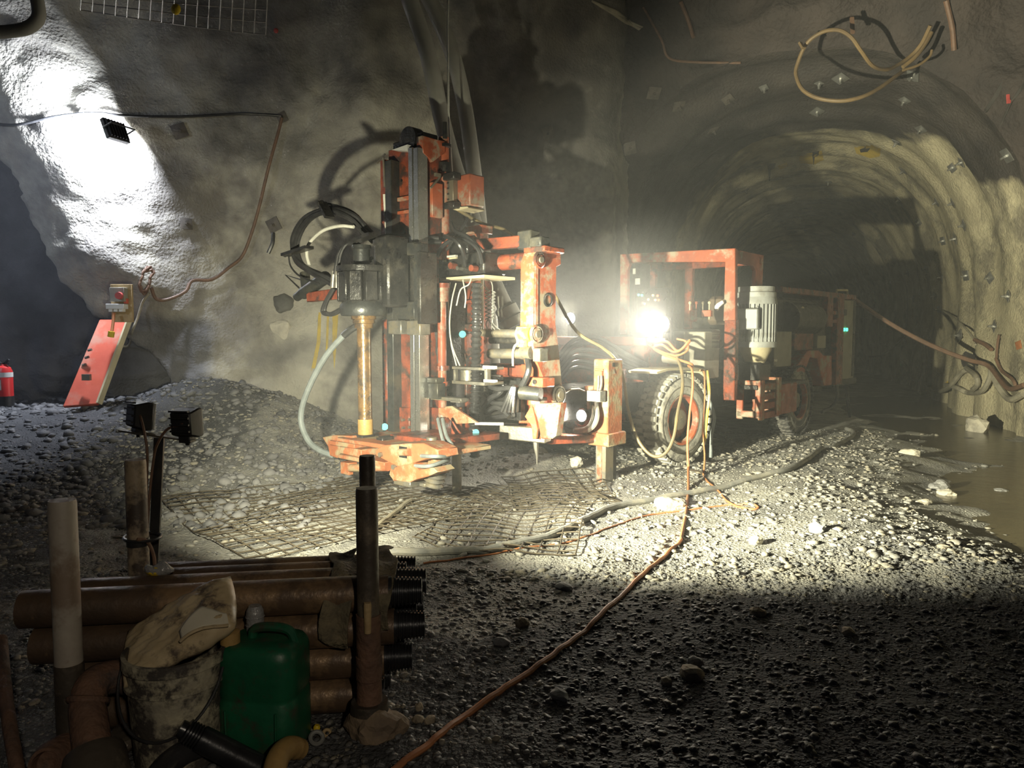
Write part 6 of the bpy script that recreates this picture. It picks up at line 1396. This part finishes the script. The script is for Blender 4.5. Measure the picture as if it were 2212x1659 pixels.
# ================================================================== floor clutter: mesh sheets, rocks, gravel
def mesh_sheet(label, corner, ang, w, h, seed, lift=0.02, step=0.115):
    c0 = on_floor(*corner); e1 = Vector((math.cos(math.radians(ang)), math.sin(math.radians(ang)), 0)); e2 = Vector((-e1.y, e1.x, 0))
    t = empty('wire_mesh_sheet', c0, 0, label, 'wire mesh', 'wire mesh sheets on the floor'); o = Vector(t.location)
    rg = random.Random(seed); nx, ny = int(w / step), int(h / step)
    def P(s, u):
        p = c0 + e1 * (s * w) + e2 * (u * h); p = p + e1 * (0.03 * math.sin(u * 5 + seed)) + e2 * (0.03 * math.sin(s * 6 + seed))
        return Vector((p.x, p.y, fz(p.x, p.y) + lift + 0.014 * (1 + math.sin(s * 11 + u * 6 + seed)) + 0.014 * math.sin(s * 9 + seed) * math.sin(u * 7 + seed))) - o
    A, B = MB(), MB()
    for i in range(nx + 1):
        s = min(1, max(0, (i + rg.uniform(-0.10, 0.10)) / nx)); A.tube([P(s, k / 24) for k in range(25)], 0.0058, 4)
    for j in range(ny + 1):
        u_ = min(1, max(0, (j + rg.uniform(-0.10, 0.10)) / ny)); B.tube([P(k / 24, u_) for k in range(25)], 0.0058, 4)
    tag(A.build('long_wires', 'mesh_floor_wire', t), kind='stuff'); tag(B.build('cross_wires', 'mesh_floor_wire', t), kind='stuff')
    return t
mat('mesh_floor_wire', (0.075, 0.062, 0.045), (0.12, 0.10, 0.07), 14, 0.6, metal=0.3, bump=0.05)
mesh_sheet('wire mesh sheet lying nearest the pipe rack on the lit floor', (330, 1086), -50, 2.25, 2.5, 1, 0.010)
mesh_sheet('wire mesh sheet lying in front of the prop leg beside the thick hose', (880, 1176), -12, 1.15, 2.1, 2, 0.012)
mesh_sheet('wire mesh sheet lying under the boom between prop leg and jack', (1120, 1100), 8, 0.95, 1.3, 4, 0.014)
bent = cable('mesh_offcut', floor_path([(812, 1140), (840, 1118), (870, 1092), (888, 1080)], 0.03, 8), 0.02, 'dusty_cable', 'short muddy hose piece lying on the mesh behind the black post', 'hose')

ROCKS = [(1447, 1100, .115, .085, .085, 'pale_rock', 'white rock beside the orange cable on the gravel'), (2115, 935, .20, .15, .19, 'pale_rock', 'big pale boulder at the foot of the drift wall'),
         (1968, 985, .10, .07, .06, 'pale_rock', 'pale rock lying alone in the channel mud'), (2035, 1058, .12, .08, .06, 'grey_rock', 'flat grey rock in the water, largest of a cluster'), (2048, 1074, .08, .06, .05, 'pale_rock', 'pale rock just below the flat grey rock in the water'), (1998, 1090, .07, .05, .03, 'pale_rock', 'small bright rock at the near edge of the cluster in water'),
         (2165, 1065, .08, .06, .03, 'grey_rock', 'grey rock in the water near the right edge'), (1500, 1025, .09, .06, .035, 'dull', 'flat block beside the front wheel on the ground'),
         (1635, 1175, .05, .04, .04, 'pale_rock', 'small pale stone at the edge of the lit gravel'), (1498, 1470, .048, .042, .045, 'tan_rock', 'largest tan stone in the dark foreground gravel'), (1503, 1440, .03, .03, .03, 'grey_rock', 'grey stone just behind the largest tan stone'), (1440, 1480, .026, .022, .02, 'tan_rock', 'small tan stone left of the largest tan stone'),
         (1640, 1330, .042, .034, .03, 'tan_rock', 'tan stone alone on the dark gravel right of the cable'), (1835, 1372, .033, .03, .025, 'tan_rock', 'tan stone in the middle of the dark gravel at right'), (1218, 1275, .05, .035, .03, 'grey_rock', 'grey stone at the shadow edge left of the cable'), (1127, 1355, .036, .026, .034, 'tan_rock', 'tan stone standing in the dark gravel left of the cable'),
         (1210, 1512, .042, .034, .025, 'grey_rock', 'grey stone in front of the cable bend'), (1080, 1395, .04, .03, .025, 'grey_rock', 'grey flat stone left of the cable in shadow'), (905, 1535, .016, .014, .022, 'tan_rock', 'small pointed tan stone right of the rack post foot'), (902, 1562, .022, .018, .018, 'tan_rock', 'left of two tan stones by the rack post foot'), (928, 1562, .024, .018, .018, 'tan_rock', 'right of two tan stones by the rack post foot'),
         (1245, 1135, .09, .06, .04, 'pale_rock', 'low pale rock beside the thick grey hose'), (1165, 995, .11, .09, .11, 'pale_rock', 'pale rock on the muck heap under the boom foot'), (1245, 1005, .075, .06, .06, 'pale_rock', 'pale rock left of the front jack'), (1205, 1015, .12, .08, .06, 'pale_rock', 'broad pale rock in front of the boom foot'),
         (1140, 1000, .06, .05, .05, 'grey_rock', 'grey rock on the muck heap left of the pale one'), (350, 965, .15, .12, .11, 'grey_rock', 'grey rock on the slope behind the work lamps'), (545, 962, .16, .12, .12, 'pale_rock', 'pale boulder at the foot of the back wall'), (415, 985, .12, .09, .07, 'pale_rock', 'pale rock right of the lamp stand on the slope'),
         (160, 945, .16, .05, .03, 'pale_rock', 'pale splinter of rock lying on the dark left slope'), (200, 968, .19, .035, .02, 'pale_rock', 'long thin pale splinter lower on the left slope'), (1770, 1150, .06, .05, .05, 'grey_rock', 'grey stone at the bank of the channel'), (2205, 880, .30, .25, .34, 'pale_rock', 'large pale block cut by the right edge of the photo'), (1560, 925, .09, .07, .04, 'grey_rock', 'grey rock in the shade under the rig')]
MATS['dull'] = MATS['dull_steel']
for k, (px, py, a, b2, c3_, m, lab) in enumerate(ROCKS):
    p = on_floor(px, py)
    rock('rock', (p.x, p.y + b2 * 0.5, p.z + c3_ * 0.45), (a, b2, c3_), m, 30 + k, lab, 'rock', sub=2 if a < 0.06 else 3, rough=0.35, rz=k * 1.3)
# black pipes by the boulder
for k, (q0, q1, lab) in enumerate((((2150, 895), (2196, 925), 'black pipe with an open end beside the pale boulder, left one'), ((2158, 888), (2212, 924), 'black pipe with an open end beside the pale boulder, right one'), ((2165, 880), (2225, 918), 'black pipe lying topmost behind the boulder'))):
    a, b2 = on_floor(*q0), on_floor(*q1); a.z += 0.30 - 0.02 * k; b2.z += 0.07 + 0.03 * (k == 2)
    t = empty('short_pipe', b2, 0, lab, 'pipe', 'black pipes by the boulder')
    MB().pipe(a - b2, Vector((0, 0, 0)), 0.055, 0.042, 18).build('pipe_body', 'black_thread', t)
a, b2 = on_floor(2085, 872), on_floor(2120, 915); a.z += 0.1; b2.z += 0.22
cable('stick', [a, b2], 0.03, 'dusty_cable', 'dusty stick leaning on the pale boulder', 'stick')
sl_ = MB().box((0, 0, 0.01), (0.06, 0.02, 0.012), (0.2, 0, 0.5)).build('blue_scrap', 'turquoise_tape'); sl_.location = on_floor(512, 985); tag(sl_, 'small blue scrap on the slope below the back wall', 'scrap')

# ---- gravel: thousands of small angular stones, too many to count
def gravel(name, label, n, xr_, yr, smin, smax, m, seed, dens=None, power=2.2):
    rg = np.random.default_rng(seed)
    base = rock_mesh('g', (1, 1, 1), m, seed, 1, 0.6, 0.7)
    V0 = np.array([v.co[:] for v in base.vertices]); F0 = np.array([p.vertices[:] for p in base.polygons])
    bpy.data.meshes.remove(base)
    x = rg.uniform(xr_[0], xr_[1], n * 3); t = rg.uniform(0, 1, n * 3); y = yr[0] + (yr[1] - yr[0]) * t ** 1.25
    keep = np.ones(len(x), bool)
    if dens is not None: keep = rg.uniform(0, 1, len(x)) < dens(x, y)
    # only where the photo can see: inside the view wedge
    keep &= (np.abs(x) < 0.74 * y + 0.5)
    x, y = x[keep][:n], y[keep][:n]; k = len(x)
    s = smin + (smax - smin) * rg.uniform(0, 1, k) ** power
    z = floor_h(x, y)
    a = rg.uniform(0, 2 * np.pi, k); sx = s * rg.uniform(0.7, 1.35, k); sy = s * rg.uniform(0.7, 1.2, k); sz = s * rg.uniform(0.45, 0.95, k)
    tl = rg.uniform(-0.5, 0.5, k)
    vx = V0[None, :, 0] * sx[:, None]; vy = V0[None, :, 1] * sy[:, None]; vz = V0[None, :, 2] * sz[:, None]
    vx, vz = vx * np.cos(tl)[:, None] - vz * np.sin(tl)[:, None], vx * np.sin(tl)[:, None] + vz * np.cos(tl)[:, None]
    px = vx * np.cos(a)[:, None] - vy * np.sin(a)[:, None] + x[:, None]; py = vx * np.sin(a)[:, None] + vy * np.cos(a)[:, None] + y[:, None]
    pz = vz + z[:, None] + sz[:, None] * 0.25
    P = np.stack([px, py, pz], -1).reshape(-1, 3).astype(np.float32)
    F = (F0[None] + (np.arange(k) * len(V0))[:, None, None]).reshape(-1, 3)
    me = bpy.data.meshes.new(name)
    me.vertices.add(len(P)); me.vertices.foreach_set('co', P.ravel())
    me.loops.add(F.size); me.loops.foreach_set('vertex_index', F.ravel().astype(np.int32))
    me.polygons.add(len(F)); me.polygons.foreach_set('loop_start', np.arange(0, F.size, 3, dtype=np.int32)); me.polygons.foreach_set('loop_total', np.full(len(F), 3, np.int32))
    me.materials.append(MATS[m]); me.update(calc_edges=True)
    o = bpy.data.objects.new(name, me); COL.objects.link(o)
    return tag(o, label, None, None, 'stuff')
offch = lambda x, y: np.where(chan_dist(x, y) < 1.0, 0.12, 1.0) * np.where((x > -3.2) & (x < 0.5) & (y > 4.6) & (y < 7.6), 0.22, 1.0)
gravel('gravel', 'fine grey gravel of the near floor', 30000, (-3.2, 4.2), (1.9, 4.9), 0.0035, 0.019, 'shade_gravel', 1, offch, 4.5)
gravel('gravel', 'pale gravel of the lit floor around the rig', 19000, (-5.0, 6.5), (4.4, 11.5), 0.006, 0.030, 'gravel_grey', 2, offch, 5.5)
gravel('gravel', 'broken muck on the slope below the back wall', 6000, (-8.2, -1.6), (5.5, 11.2), 0.008, 0.06, 'grey_rock_w', 3, None, 6.0)
# ================================================================== haze hanging in the chamber
def mist(name, density, aniso, color):
    hz = bpy.data.materials.new(name); hz.use_nodes = True
    nt = hz.node_tree; nt.nodes.clear()
    o_ = nt.nodes.new('ShaderNodeOutputMaterial'); v_ = nt.nodes.new('ShaderNodeVolumeScatter')
    v_.inputs['Color'].default_value = (*color, 1); v_.inputs['Density'].default_value = density; v_.inputs['Anisotropy'].default_value = aniso
    nt.links.new(v_.outputs[0], o_.inputs['Volume'])
    MATS[name] = hz
    return nt, v_
mist('drill_mist', 0.0075, 0.1, (0.92, 0.96, 1.0))
haze = MB().bx(-8.6, 16, 4.3, 30, -0.6, 6.6).build('haze', 'drill_mist', auto=None, smooth=False)
tag(haze, 'thin mist of drilling dust hanging in the lamp light', None, None, 'stuff')
nt, v_ = mist('bloom_mist', 0.1, 0.0, (0.95, 0.97, 1.0))
tc = nt.nodes.new('ShaderNodeTexCoord'); ln = nt.nodes.new('ShaderNodeVectorMath'); ln.operation = 'LENGTH'
mr = nt.nodes.new('ShaderNodeMapRange'); mr.interpolation_type = 'SMOOTHERSTEP'
mr.inputs['From Min'].default_value = 1.0; mr.inputs['From Max'].default_value = 0.0; mr.inputs['To Min'].default_value = 0.0; mr.inputs['To Max'].default_value = 0.20
nt.links.new(tc.outputs['Object'], ln.inputs[0]); nt.links.new(ln.outputs['Value'], mr.inputs['Value']); nt.links.new(mr.outputs[0], v_.inputs['Density'])
puff = MB().ball((0, 0, 0), 1.0, 20).build('bloom_haze', 'bloom_mist', auto=None)  # denser mist added so the headlights show a bloom
puff.location = to_world(L(1330, 695, y=2.6)); puff.scale = (2.2, 1.8, 1.5)
tag(puff, 'puff of mist added to make the bloom round the headlights of the rig', None, None, 'stuff')
